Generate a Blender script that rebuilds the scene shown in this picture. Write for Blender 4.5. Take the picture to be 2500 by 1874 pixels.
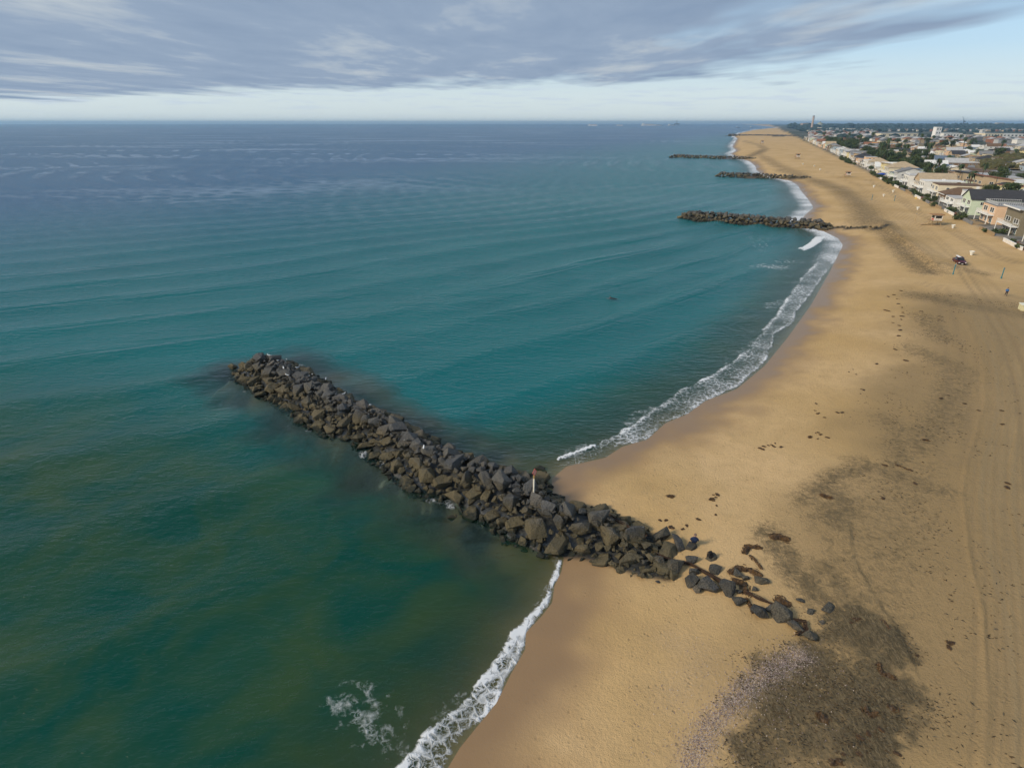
import bpy, bmesh, math, random
import numpy as np
from mathutils import Vector, Matrix
random.seed(7)
RNG = np.random.default_rng(7)
for o in list(bpy.data.objects): bpy.data.objects.remove(o, do_unlink=True)
SC = bpy.context.scene
COL = SC.collection
# ------------------------------------------------------------------ camera
HC = 36.0
FPX = 1457.0
PITCH = math.radians(23.6)
cam_d = bpy.data.cameras.new('camera'); cam = bpy.data.objects.new('camera', cam_d); COL.objects.link(cam)
cam_d.sensor_width = 36.0; cam_d.lens = 36.0*FPX/2500.0
cam_d.clip_start = 0.5; cam_d.clip_end = 60000
cam.location = (0, 0, HC); cam.rotation_euler = (math.pi/2-PITCH, 0, 0)
SC.camera = cam
# ------------------------------------------------------------------ world and sun
SUN_EL, SUN_AZ = math.radians(31), math.radians(248)      # azimuth clockwise from +Y: from the left, a little behind
W = bpy.data.worlds.new('World'); SC.world = W; W.use_nodes = True
wt = W.node_tree; wt.nodes.clear()
def wn(t, **k):
    n = wt.nodes.new(t)
    for a, b in k.items(): setattr(n, a, b)
    return n
def wl(a, b): wt.links.new(a, b)
def wmath(op, a, b=None, c=None):
    n = wn('ShaderNodeMath', operation=op)
    for i, v in enumerate((a, b, c)):
        if v is None: continue
        if isinstance(v, (int, float)): n.inputs[i].default_value = v
        else: wl(v, n.inputs[i])
    return n.outputs[0]
def wramp(fac, stops):
    n = wn('ShaderNodeValToRGB'); wl(fac, n.inputs[0]); r = n.color_ramp
    while len(r.elements) < len(stops): r.elements.new(0.5)
    for e, (p, c) in zip(r.elements, stops): e.position = p; e.color = c if len(c) == 4 else (*c, 1)
    return n.outputs[0]
def wmix(f, a, b):
    n = wn('ShaderNodeMix', data_type='RGBA')
    if isinstance(f, (int, float)): n.inputs[0].default_value = f
    else: wl(f, n.inputs[0])
    for i, v in ((6, a), (7, b)):
        if isinstance(v, tuple): n.inputs[i].default_value = (*v, 1)
        else: wl(v, n.inputs[i])
    return n.outputs[2]
def wnoise(vec, scale, detail=4, rough=0.5, dist=0.0):
    n = wn('ShaderNodeTexNoise'); wl(vec, n.inputs['Vector'])
    n.inputs['Scale'].default_value = scale; n.inputs['Detail'].default_value = detail
    n.inputs['Roughness'].default_value = rough; n.inputs['Distortion'].default_value = dist
    return n.outputs[0]
sky = wn('ShaderNodeTexSky'); sky.sky_type = 'NISHITA'; sky.sun_disc = False
sky.sun_elevation = SUN_EL; sky.sun_rotation = SUN_AZ
sky.altitude = 30; sky.air_density = 1.0; sky.dust_density = 0.7; sky.ozone_density = 1.5
tc = wn('ShaderNodeTexCoord'); sep = wn('ShaderNodeSeparateXYZ'); wl(tc.outputs['Generated'], sep.inputs[0])
zc = wmath('ADD', wmath('MAXIMUM', sep.outputs[2], 0.0), 0.006)
px = wmath('DIVIDE', sep.outputs[0], zc); py = wmath('DIVIDE', sep.outputs[1], zc)
cmb = wn('ShaderNodeCombineXYZ'); wl(px, cmb.inputs[0]); wl(py, cmb.inputs[1])
# a deck of stratocumulus: a flat layer with a ragged edge, seen as plan coordinates
mp = wn('ShaderNodeMapping'); wl(cmb.outputs[0], mp.inputs[0]); mp.inputs['Scale'].default_value = (0.62, 0.26, 1.0)
mp.inputs['Rotation'].default_value = (0, 0, math.radians(-4))
n_edge = wnoise(mp.outputs[0], 0.8, 3, 0.6)
n_big = wnoise(mp.outputs[0], 1.0, 5, 0.60, 0.15)
wob = wmath('MULTIPLY', wmath('SUBTRACT', n_edge, 0.5), 1.0)
# far edge: py < 17.5 - .45 px ; right edge: px < 4.3
e1 = wmath('DIVIDE', wmath('SUBTRACT', wmath('SUBTRACT', 16.6, wmath('MULTIPLY', px, 0.42)), py), 5.0)
e2 = wmath('DIVIDE', wmath('SUBTRACT', wmath('ADD', 4.0, wmath('MULTIPLY', py, 0.05)), px), 3.4)
ed = wmath('MINIMUM', e1, e2)
cover = wramp(wmath('ADD', wmath('MULTIPLY', ed, 0.5), wmath('ADD', 0.4, wmath('MULTIPLY', wob, 1.5))),
              [(0.22, (0, 0, 0)), (0.62, (1, 1, 1))])
# low clouds standing far off near the horizon
elev = sep.outputs[2]
azc = wn('ShaderNodeCombineXYZ'); wl(wmath('MULTIPLY', wmath('ARCTAN2', sep.outputs[0], sep.outputs[1]), 14.0), azc.inputs[0])
wl(wmath('MULTIPLY', elev, 170.0), azc.inputs[1])
n_low = wnoise(azc.outputs[0], 1.0, 2, 0.6)
band = wramp(elev, [(0.0, (0, 0, 0)), (0.014, (0.25,)*3), (0.026, (1, 1, 1)), (0.047, (0.8,)*3), (0.07, (0, 0, 0))])
low = wmath('MULTIPLY', wramp(n_low, [(0.50, (0, 0, 0)), (0.66, (1, 1, 1))]), band)
CB = 4.5
dark = (0.40*CB, 0.535*CB, 0.75*CB); mid = (0.50*CB, 0.635*CB, 0.84*CB); lite = (0.90*CB, 0.98*CB, 1.03*CB)
shade = n_big
ccol = wmix(wramp(shade, [(0.52, (0, 0, 0)), (0.74, (1, 1, 1))]), wmix(wramp(shade, [(0.32, (0, 0, 0)), (0.55, (1, 1, 1))]), dark, mid), lite)
hz = wramp(elev, [(0.0, (1, 1, 1)), (0.04, (0.75,)*3), (0.09, (0.22,)*3), (0.18, (0, 0, 0))])
skyc = wmix(wmath('MULTIPLY', hz, 0.85), wmix(0.65, sky.outputs[0], (2.6, 4.4, 6.3)), (5.7, 6.2, 6.0))
s1 = wmix(wmath('MULTIPLY', low, 0.55), skyc, (4.1, 4.8, 5.8))
s2 = wmix(wmath('MULTIPLY', cover, 0.97), s1, ccol)
bg = wn('ShaderNodeBackground'); wl(s2, bg.inputs[0]); bg.inputs[1].default_value = 0.105
wo = wn('ShaderNodeOutputWorld'); wl(bg.outputs[0], wo.inputs[0])
sd = bpy.data.lights.new('sun', 'SUN'); sd.energy = 2.7; sd.angle = math.radians(16); sd.color = (1.0, 0.87, 0.68)
sun = bpy.data.objects.new('sun', sd); COL.objects.link(sun)
sv = Vector((math.sin(SUN_AZ)*math.cos(SUN_EL), math.cos(SUN_AZ)*math.cos(SUN_EL), math.sin(SUN_EL)))
sun.rotation_euler = sv.to_track_quat('Z', 'Y').to_euler()
SC.view_settings.view_transform = 'Standard'; SC.view_settings.look = 'None'
SC.view_settings.gamma = 1.0; SC.view_settings.exposure = 0.40; SC.view_settings.use_curve_mapping = False
SC.render.engine = 'CYCLES'
SC.cycles.transparent_max_bounces = 12; SC.cycles.max_bounces = 4; SC.cycles.diffuse_bounces = 2; SC.cycles.glossy_bounces = 2
SC.cycles.use_denoising = True; SC.cycles.use_adaptive_sampling = True; SC.cycles.adaptive_threshold = 0.02; SC.cycles.volume_bounces = 0
SC.cycles.caustics_reflective = False; SC.cycles.caustics_refractive = False
# ------------------------------------------------------------------ helpers: geometry of the view
CP, SP = math.cos(PITCH), math.sin(PITCH)
def ray(u, v):
    return ((u-1250.0), FPX*CP-(v-937.0)*SP, -(FPX*SP+(v-937.0)*CP))
def P(u, v, z=0.0):
    d = ray(u, v); k = (z-HC)/d[2]
    return (d[0]*k, d[1]*k)
def seg_dist(x, y, pts):
    """distance to a polyline, nearest parameter (metres along it), signed side"""
    x = np.asarray(x, float); y = np.asarray(y, float)
    best = np.full(x.shape, 1e9); par = np.zeros(x.shape); side = np.zeros(x.shape); acc = 0.0
    for (ax, ay), (bx, by) in zip(pts[:-1], pts[1:]):
        dx, dy = bx-ax, by-ay; L = math.hypot(dx, dy)
        if L < 1e-6: continue
        t = np.clip(((x-ax)*dx+(y-ay)*dy)/(L*L), 0, 1)
        ex, ey = x-(ax+t*dx), y-(ay+t*dy)
        d = np.hypot(ex, ey); m = d < best
        best = np.where(m, d, best); par = np.where(m, acc+t*L, par); side = np.where(m, np.sign(dx*ey-dy*ex), side)
        acc += L
    return best, par, side
def inside(x, y, poly):
    x = np.asarray(x, float); y = np.asarray(y, float); c = np.zeros(x.shape, bool); n = len(poly)
    for i in range(n):
        (ax, ay), (bx, by) = poly[i], poly[(i+1) % n]
        if ay == by: continue
        c ^= ((ay > y) != (by > y)) & (x < (bx-ax)*(y-ay)/(by-ay)+ax)
    return c
def sstep(a, b, x):
    t = np.clip((x-a)/(b-a), 0, 1); return t*t*(3-2*t)
def vnoise(x, y, scale, seed=0):
    """smooth value noise in numpy, -1..1"""
    r = np.random.default_rng(seed).random((64, 64))*2-1
    x = np.asarray(x, float)/scale+1000.3; y = np.asarray(y, float)/scale+1000.7
    xi = np.floor(x).astype(int); yi = np.floor(y).astype(int); fx = x-xi; fy = y-yi
    fx = fx*fx*(3-2*fx); fy = fy*fy*(3-2*fy)
    g = lambda a, b: r[a % 64, b % 64]
    return (g(xi, yi)*(1-fx)+g(xi+1, yi)*fx)*(1-fy)+(g(xi, yi+1)*(1-fx)+g(xi+1, yi+1)*fx)*fy
# ------------------------------------------------------------------ the coast, measured on the photograph and laid on the ground
SHORE_PX = [(1089,1874),(1121,1821),(1162,1771),(1209,1714),(1244,1644),(1279,1584),(1281,1543),(1320,1502),(1345,1470),(1351,1429),(1368,1394),(1374,1363),
  (1350,1250),(1345,1168),(1382,1137),(1433,1126),(1477,1116),(1518,1089),(1579,1072),(1623,1032),(1677,1010),(1721,978),(1797,949),(1865,893),(1921,825),
  (1978,746),(2023,667),(2057,599),(2046,582),(2023,571),(2000,560),(1953,539),(1971,519),(1986,507),(1973,487),(1956,467),(1947,452),(1928,441),(1880,433),(1861,427),(1846,415),
  (1845,407),(1830,394),(1800,385),(1783,376),(1798,368),(1787,358),(1801,338),(1790,332),(1808,325),(1845,316),(1902,311.5)]
SHORE = [(-34,-400),(-24,-60),(-11,0)]+[P(u, v) for u, v in SHORE_PX]+[(5200, 14000), (9000, 26000)]
LAND = SHORE+[(60000, 26000), (60000, -400)]
def shore_s(x, y):
    d, par, _ = seg_dist(x, y, SHORE)
    return np.where(inside(x, y, LAND), d, -d)
J_NEAR_PX = [(566,915),(605,939),(635,958),(662,974),(709,1001),(756,1036),(804,1060),(843,1063),(871,1086),(918,1118),(948,1147),(973,1163),(998,1188),(1057,1209),(1100,1215),(1142,1243),(1174,1258),(1206,1281),(1260,1318),(1333,1348),(1423,1357),(1485,1378),(1553,1405),(1630,1425)]
J_FAR_PX = [(585,880),(674,862),(734,882),(786,911),(824,933),(861,955),(901,975),(960,994),(998,1016),(1035,1038),(1080,1069),(1124,1083),(1174,1101),(1204,1113),(1261,1133),(1326,1148),(1348,1180),(1405,1215),(1460,1221),(1527,1250),(1592,1288),(1640,1330)]
J1 = [P(u, v, 0.3) for u, v in J_NEAR_PX]+[P(u, v, 1.5) for u, v in reversed(J_FAR_PX)]
def jetty_poly(a, b, w0, w1):
    ax, ay = a; bx, by = b; L = math.hypot(bx-ax, by-ay); nx, ny = -(by-ay)/L, (bx-ax)/L
    return [(ax+nx*w0, ay+ny*w0), (ax-nx*w0, ay-ny*w0), (bx-nx*w1, by-ny*w1), (bx+nx*w1, by+ny*w1)]
J2 = jetty_poly((70,255), (118,225.5), 4.8, 4.0)
J2T = jetty_poly((117,226), (136,215), 2.6, 1.0)
J3 = jetty_poly((151,466), (207,436), 5.5, 2.5)
J4 = jetty_poly((181,730), (262,686), 6.0, 3.5)
J5 = jetty_poly((655,1960), (790,1770), 12.0, 12.0)
JETTIES = [J1, J2, J2T, J3, J4, J5]
JH = [2.7, 2.8, 1.1, 2.8, 2.8, 5.0]
def poly_in_d(x, y, poly):
    d, _, _ = seg_dist(x, y, poly+[poly[0]])
    return np.where(inside(x, y, poly), d, -d)
def jetty_d(x, y, poly):
    xs = [p[0] for p in poly]; ys = [p[1] for p in poly]; k_ = (x > min(xs)-25) & (x < max(xs)+25) & (y > min(ys)-25) & (y < max(ys)+25)
    out = np.full(x.shape, -25.0); out[k_] = poly_in_d(x[k_], y[k_], poly); return out
def jetty_h(x, y, i):
    d = jetty_d(x, y, JETTIES[i])
    return np.minimum(JH[i], 0.15+d*0.75), d
def sand_h(x, y, s):
    up = 2.9*(1-np.exp(-np.maximum(s, 0)/27.0))
    dn = -np.minimum(0.10*np.maximum(-s, 0), 7.0)
    n = 0.10*vnoise(x, y, 9.0, 1)+0.18*vnoise(x, y, 31.0, 2)
    return np.where(s > 0, up, dn)+n*sstep(1.0, 14.0, np.abs(s))*np.where(s > 0, 1, 2)
def ground(x, y):
    x = np.array([x], float); y = np.array([y], float)
    return float(sand_h(x, y, shore_s(x, y))[0])
def PT(u, v, dz=0.0):
    z = 2.0
    for _ in range(5):
        x, y = P(u, v, z+dz); z = ground(x, y)
    return Vector((x, y, z))
def PL(pts): return [tuple(PT(u, v)[:2]) for u, v in pts]
# ------------------------------------------------------------------ material helpers
class NT:
    def __init__(self, name):
        self.m = bpy.data.materials.new(name); self.m.use_nodes = True
        self.t = self.m.node_tree; self.t.nodes.clear()
        self.out = self.n('ShaderNodeOutputMaterial')
    def n(self, t, **k):
        n = self.t.nodes.new(t)
        for a, b in k.items(): setattr(n, a, b)
        return n
    def l(self, a, b): self.t.links.new(a, b)
    def put(self, sock, v):
        if v is None: return
        if hasattr(v, 'is_output'): self.l(v, sock)
        elif isinstance(v, tuple) and len(v) == 3 and sock.type == 'RGBA': sock.default_value = (*v, 1)
        else: sock.default_value = v
    def math(self, op, a, b=None, c=None, clamp=False):
        n = self.n('ShaderNodeMath', operation=op, use_clamp=clamp)
        for i, v in enumerate((a, b, c)): self.put(n.inputs[i], v)
        return n.outputs[0]
    def mix(self, f, a, b, blend='MIX'):
        n = self.n('ShaderNodeMix', data_type='RGBA', blend_type=blend, clamp_factor=True)
        self.put(n.inputs[0], f); self.put(n.inputs[6], a); self.put(n.inputs[7], b)
        return n.outputs[2]
    def ramp(self, fac, stops):
        n = self.n('ShaderNodeValToRGB'); self.l(fac, n.inputs[0]); r = n.color_ramp
        while len(r.elements) < len(stops): r.elements.new(0.5)
        for e, (p, c) in zip(r.elements, stops):
            e.position = p; e.color = (c, c, c, 1) if isinstance(c, (int, float)) else (*c, 1)
        return n.outputs[0]
    def pos(self): return self.n('ShaderNodeNewGeometry').outputs['Position']
    def map(self, vec, scale=(1, 1, 1), rot=(0, 0, 0)):
        n = self.n('ShaderNodeMapping'); self.l(vec, n.inputs[0])
        n.inputs['Scale'].default_value = scale; n.inputs['Rotation'].default_value = rot
        return n.outputs[0]
    def noise(self, vec, scale, detail=3, rough=0.55, dist=0.0, col=False):
        n = self.n('ShaderNodeTexNoise'); self.l(vec, n.inputs['Vector'])
        n.inputs['Scale'].default_value = scale; n.inputs['Detail'].default_value = detail
        n.inputs['Roughness'].default_value = rough; n.inputs['Distortion'].default_value = dist
        return n.outputs[1 if col else 0]
    def voro(self, vec, scale, feature='F1', rnd=1.0):
        n = self.n('ShaderNodeTexVoronoi', feature=feature); self.l(vec, n.inputs['Vector'])
        n.inputs['Scale'].default_value = scale; n.inputs['Randomness'].default_value = rnd
        return n.outputs['Distance']
    def attr(self, name):
        n = self.n('ShaderNodeAttribute', attribute_name=name); return n.outputs['Fac']
    def bump(self, h, strength=0.5, dist=0.1, normal=None):
        n = self.n('ShaderNodeBump'); self.l(h, n.inputs['Height'])
        n.inputs['Strength'].default_value = strength; n.inputs['Distance'].default_value = dist
        if normal: self.l(normal, n.inputs['Normal'])
        return n.outputs[0]
    def pbsdf(self, color, rough=0.8, spec=0.3, normal=None, metal=0.0):
        b = self.n('ShaderNodeBsdfPrincipled')
        self.put(b.inputs['Base Color'], color); self.put(b.inputs['Roughness'], rough)
        self.put(b.inputs['Specular IOR Level'], spec); b.inputs['Metallic'].default_value = metal
        if normal: self.l(normal, b.inputs['Normal'])
        return b.outputs[0]
    def fin(self, sh): self.l(sh, self.out.inputs[0]); return self.m
MATS = {}
def paint(name, col, rough=0.7, spec=0.3, var=0.12, scale=1.5, metal=0.0):
    """a plain coat with weathering and grime in its colour"""
    if name in MATS: return MATS[name]
    t = NT(name); co = t.n('ShaderNodeTexCoord').outputs['Object']
    n1 = t.noise(co, scale, 4, 0.6); n2 = t.noise(co, scale*9, 3, 0.6)
    f = t.math('ADD', t.math('MULTIPLY', n1, 0.7), t.math('MULTIPLY', n2, 0.3))
    c = t.mix(t.ramp(f, [(0.35, 0.0), (0.65, 1.0)]), tuple(v*(1-var) for v in col), tuple(min(1, v*(1+var)) for v in col))
    MATS[name] = t.fin(t.pbsdf(c, rough, spec, t.bump(n2, 0.15, 0.02), metal))
    return MATS[name]
# ------------------------------------------------------------------ object helpers
def mesh_obj(name, me, mat=None, parent=None, loc=None, rot=None, scale=None, link=True):
    o = bpy.data.objects.new(name, me); COL.objects.link(o)
    if mat is not None and me is not None and len(me.materials) == 0: me.materials.append(mat)
    if parent: o.parent = parent
    if loc is not None: o.location = loc
    if rot is not None: o.rotation_euler = rot
    if scale is not None: o.scale = scale
    return o
def tag(o, label=None, cat=None, group=None, kind=None):
    if label: o['label'] = label
    if cat: o['category'] = cat
    if group: o['group'] = group
    if kind: o['kind'] = kind
    return o
def empty(name, loc=(0, 0, 0), rz=0.0):
    o = bpy.data.objects.new(name, None); COL.objects.link(o); o.location = loc; o.rotation_euler = (0, 0, rz)
    o.empty_display_size = 0.3
    return o
class MB:
    def __init__(self): self.v = []; self.f = []; self.mi = []; self.cur = 0
    def add(self, vs, fs):
        b = len(self.v); self.v += [tuple(p) for p in vs]; self.f += [tuple(i+b for i in f) for f in fs]; self.mi += [self.cur]*len(fs); return self
    def box(self, x0, x1, y0, y1, z0, z1):
        return self.add([(x0,y0,z0),(x1,y0,z0),(x1,y1,z0),(x0,y1,z0),(x0,y0,z1),(x1,y0,z1),(x1,y1,z1),(x0,y1,z1)],
            [(0,3,2,1),(4,5,6,7),(0,1,5,4),(1,2,6,5),(2,3,7,6),(3,0,4,7)])
    def hexa(self, b, t):      # 4 bottom points, 4 top points
        return self.add(list(b)+list(t), [(0,3,2,1),(4,5,6,7),(0,1,5,4),(1,2,6,5),(2,3,7,6),(3,0,4,7)])
    def prism(self, poly, axis, a, b):
        """extrude a 2D polygon along an axis ('x': poly is (y,z); 'y': poly is (x,z); 'z': poly is (x,y))"""
        n = len(poly)
        mk = {'x': lambda p, k: (k, p[0], p[1]), 'y': lambda p, k: (p[0], k, p[1]), 'z': lambda p, k: (p[0], p[1], k)}[axis]
        vs = [mk(p, a) for p in poly]+[mk(p, b) for p in poly]
        fs = [tuple(range(n)), tuple(range(2*n-1, n-1, -1))]+[(i, i+n, (i+1) % n+n, (i+1) % n) for i in range(n)]
        return self.add(vs, fs)
    def tube(self, pts, r, n=6):
        pts = [Vector(p) for p in pts]; rs = r if isinstance(r, (list, tuple)) else [r]*len(pts); vs = []
        for i, p in enumerate(pts):
            d = (pts[min(i+1, len(pts)-1)]-pts[max(i-1, 0)]).normalized()
            a = d.orthogonal().normalized() if i == 0 else (a-d*a.dot(d)).normalized()
            b = d.cross(a)
            vs += [p+a*math.cos(2*math.pi*k/n)*rs[i]+b*math.sin(2*math.pi*k/n)*rs[i] for k in range(n)]
        fs = [(i*n+k, i*n+(k+1) % n, (i+1)*n+(k+1) % n, (i+1)*n+k) for i in range(len(pts)-1) for k in range(n)]
        fs += [tuple(range(n-1, -1, -1)), tuple((len(pts)-1)*n+k for k in range(n))]
        return self.add(vs, fs)
    def lathe(self, prof, n=12, c=(0, 0)):
        vs = [(c[0]+r*math.cos(2*math.pi*k/n), c[1]+r*math.sin(2*math.pi*k/n), z) for r, z in prof for k in range(n)]
        fs = [(i*n+k, i*n+(k+1) % n, (i+1)*n+(k+1) % n, (i+1)*n+k) for i in range(len(prof)-1) for k in range(n)]
        fs += [tuple(range(n-1, -1, -1)), tuple((len(prof)-1)*n+k for k in range(n))]
        return self.add(vs, fs)
    def mesh(self, name, mats=None, smooth=False, fix=True):
        me = bpy.data.meshes.new(name); me.from_pydata(self.v, [], self.f)
        for m in (mats or []): me.materials.append(m)
        if mats and len(mats) > 1: me.polygons.foreach_set('material_index', self.mi)
        if fix:
            bm = bmesh.new(); bm.from_mesh(me); bmesh.ops.recalc_face_normals(bm, faces=bm.faces[:]); bm.to_mesh(me); bm.free()
        if smooth: me.polygons.foreach_set('use_smooth', [True]*len(me.polygons))
        me.update(); return me
    def obj(self, name, mat, parent=None, loc=None, rz=None, smooth=False):
        mats = mat if isinstance(mat, list) else [mat]
        return mesh_obj(name, self.mesh(name, mats, smooth), None, parent, loc, None if rz is None else (0, 0, rz))
def ordn(i):
    return str(i)+('th' if 10 <= i % 100 <= 20 else {1: 'st', 2: 'nd', 3: 'rd'}.get(i % 10, 'th'))
# ================================================================== GROUND
def polar_grid(rows, cols, vtop, rmax, azmax):
    v0 = math.atan2(HC, 9.0)
    dep = np.linspace(math.tan(v0-PITCH), math.tan(math.radians(0.45)-PITCH), rows)
    ang = np.arctan(dep)+PITCH
    r = HC/np.tan(ang)
    extra = np.geomspace(r[-1], rmax, 26)[1:]
    r = np.concatenate([r, extra])
    t = np.linspace(-math.tan(azmax), math.tan(azmax), cols)
    az = np.arctan(t)
    R, A = np.meshgrid(r, az, indexing='ij')
    R = R/np.cos(A)*1.0
    R = np.minimum(R, rmax)
    return R*np.sin(A), R*np.cos(A)-6.0
def grid_mesh(name, X, Y, Z, keep, attrs, mat):
    n, m = X.shape
    idx = np.arange(n*m).reshape(n, m)
    q = np.stack([idx[:-1, :-1], idx[:-1, 1:], idx[1:, 1:], idx[1:, :-1]], -1).reshape(-1, 4)
    k = keep.reshape(-1); q = q[k[q].any(axis=1)]
    used = np.zeros(n*m, bool); used[q.reshape(-1)] = True
    rem = np.cumsum(used)-1; q = rem[q]
    co = np.stack([X.reshape(-1), Y.reshape(-1), Z.reshape(-1)], -1)[used]
    me = bpy.data.meshes.new(name)
    me.vertices.add(len(co)); me.vertices.foreach_set('co', co.astype(np.float32).reshape(-1))
    me.loops.add(len(q)*4); me.loops.foreach_set('vertex_index', q.astype(np.int32).reshape(-1))
    me.polygons.add(len(q)); me.polygons.foreach_set('loop_start', np.arange(0, len(q)*4, 4, dtype=np.int32))
    me.polygons.foreach_set('use_smooth', np.ones(len(q), bool))
    me.update(calc_edges=True)
    for an, arr in attrs.items():
        a = me.attributes.new(an, 'FLOAT', 'POINT'); a.data.foreach_set('value', arr.reshape(-1)[used].astype(np.float32))
    me.materials.append(mat); me.validate()
    return mesh_obj(name, me)
AZ = math.radians(50)
X, Y = polar_grid(620, 600, 0, 30000, AZ)
S = shore_s(X, Y)
# ---- row frame of the town: t along the beachfront, n inland
RO = np.array((151.0, 169.7)); RD = np.array((0.3652, 0.9309)); RN = np.array((0.9309, -0.3652))
def town(t, n): return (RO[0]+RD[0]*t+RN[0]*n, RO[1]+RD[1]*t+RN[1]*n)
RZ = math.atan2(RD[1], RD[0])-math.pi/2
TT = (X-RO[0])*RD[0]+(Y-RO[1])*RD[1]; TN = (X-RO[0])*RN[0]+(Y-RO[1])*RN[1]
Z = sand_h(X, Y, S)
far = sstep(1500, 2600, Y)
# stains and litter
def local(pts, m):
    xs = [p[0] for p in pts]; ys = [p[1] for p in pts]
    return (X > min(xs)-m) & (X < max(xs)+m) & (Y > min(ys)-m) & (Y < max(ys)+m)
def stroke(px_pts, w, k):
    pts = PL(px_pts); k_ = local(pts, 3*w); out = np.zeros_like(X)
    d, _, _ = seg_dist(X[k_], Y[k_], pts); out[k_] = k*np.exp(-(d/w)**2); return out
near = Y < 900
deb = np.zeros_like(X)
D1 = PL([(1785,1874),(1778,1790),(1800,1700),(1862,1615),(1975,1560),(1990,1530),(2010,1490),(2100,1470),(2215,1550),(2250,1700),(2215,1874),(2190,1990),(1780,1990)])
deb = np.maximum(deb, sstep(-0.9, 0.9, (poly_in_d(X, Y, D1)+0.9*vnoise(X, Y, 1.6, 11)+0.5*vnoise(X, Y, .6, 12))*0.8)*(0.72+0.28*vnoise(X, Y, 2.2, 13)))
D9 = PL([(1900,1240),(1980,1130),(2180,1090),(2350,1120),(2330,1500),(2290,1700),(2200,1620),(2000,1460)])
deb = np.maximum(deb, sstep(-3, 4, poly_in_d(X, Y, D9))*0.30)
for pts, w, k in [([(1880,1300),(1930,1380),(1990,1450)], 2.0, .6), ([(2030,1190),(2060,1235),(2030,1270)], 2.5, .55), ([(1960,1220),(2040,1160),(2120,1140)], 1.8, .55),
    ([(2100,1130),(2200,1165),(2300,1200)], 2.5, .45), ([(2230,850),(2340,900),(2310,1010),(2230,1090)], 3.5, .42), ([(2250,770),(2300,830)], 3.5, .4), ([(2240,720),(2330,740),(2420,755),(2490,765)], 4.5, .5), ([(2160,1020),(2200,1060),(2190,1130)], 2.5, .4),
    ([(2150,540),(2190,595),(2240,642),(2270,664)], 5, .6), ([(1990,440),(2050,462),(2090,490),(2115,520),(2120,545)], 9, .55), ([(2110,555),(2180,570)], 6, .5),
    ([(1900,415),(1960,430),(2010,446)], 8, .5), ([(1820,386),(1850,374),(1868,364),(1858,356),(1815,344)], 9, .6), ([(1860,380),(1900,405),(1950,425)], 9, .45), ([(2290,650),(2360,660),(2400,668)], 3.5, .45), ([(2020,1480),(2060,1440),(2010,1390)], 2, .5)]:
    deb = np.maximum(deb, stroke(pts, w, k))
D10 = PL([(1900,1270),(2060,1110),(2190,860),(2230,705),(2330,712),(2560,745),(2700,1990),(1850,1990),(1800,1700),(2000,1500)])
dirty_vignette = sstep(-7, 6, poly_in_d(X, Y, D10)+3*vnoise(X, Y, 8, 14)+1.5*vnoise(X, Y, 3, 15))
deb = np.maximum(deb, dirty_vignette*0.17)
shell = stroke([(1690,1900),(1700,1830),(1745,1755),(1835,1665),(1950,1600)], 0.9, 1.0)
shell = np.maximum(shell, stroke([(1640,1560),(1720,1600),(1650,1700)], 1.6, 0.28))
# wheel tracks and the raked strip
def track(px_pts, gauge=0.85, w=0.17):
    pts = PL(px_pts); k_ = local(pts, 3.0); out = np.zeros_like(X)
    d, _, sd_ = seg_dist(X[k_], Y[k_], pts); out[k_] = np.exp(-((d-gauge)/w)**2); return out
T1 = [(2375,1990),(2400,1874),(2412,1700),(2400,1500),(2365,1350),(2350,1200),(2363,1116),(2386,1051),(2403,986),(2403,908),(2386,842),(2354,774)]
T2 = [(2344,652),(2370,690),(2400,730),(2430,780),(2460,830),(2490,910),(2510,990),(2540,1200)]
T3 = [(2120,440),(2166,463),(2206,491),(2242,520),(2297,546),(2351,578),(2398,604),(2430,625),(2480,640)]
T4 = [(2060,455),(2130,530),(2200,575),(2290,632),(2344,652)]
T5 = [(2440,1990),(2452,1700),(2445,1500),(2430,1250),(2440,1000),(2425,820)]
trk = np.maximum.reduce([track(T2, .9, .35), track(T3, 1.2, .75)*.8, track(T4, 1.2, .7)*0.6, track(T5, .85, .12)*0.5]+[track([(u+o_, v) for u, v in T5], .85, .14)*k_ for o_, k_ in ((-28, .45), (26, .5), (48, .4))]+[track(q, 1.0, .55)*.5 for q in ([(2300,700),(2330,850),(2345,1000),(2330,1120)], [(2250,690),(2400,735),(2500,800)], [(2180,500),(2260,560),(2330,625),(2420,700),(2500,790)], [(2020,420),(2090,450),(2170,510),(2260,590)])])
d1, p1, s1_ = seg_dist(X, Y, PL(T1))
ridge = np.exp(-(d1/0.16)**2)
rake = np.where(s1_ < 0, sstep(0.2, 1.2, d1), 0.0)*sstep(150, 110, Y)
lane = np.where(s1_ < 0, d1, -d1)
scd, _, scs = seg_dist(X, Y, PL([(2078,1300),(2081,1338),(2096,1389),(2129,1441),(2156,1489),(2186,1522),(2210,1576)]))
scarp = 0.15*(1+0.6*vnoise(X, Y, 1.1, 19))*np.where(scs < 0, np.exp(-(scd/3.0)**2), 0.0)
bd, _, bs = seg_dist(X, Y, PL([(2150,548),(2179,574),(2215,599),(2249,626),(2278,651)]))
berm = 1.1*np.where(bs > 0, np.exp(-(bd/6.0)**2), np.exp(-(bd/0.6)**2))
Z = Z+np.where(near, berm+scarp+0.10*ridge-0.07*trk, 0)
urban = sstep(-6, -2, TN)*sstep(-140, -100, TT)*(S > 20)
Z = Z+urban*(0.35)
rock = np.zeros_like(X); JN = {}
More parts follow.
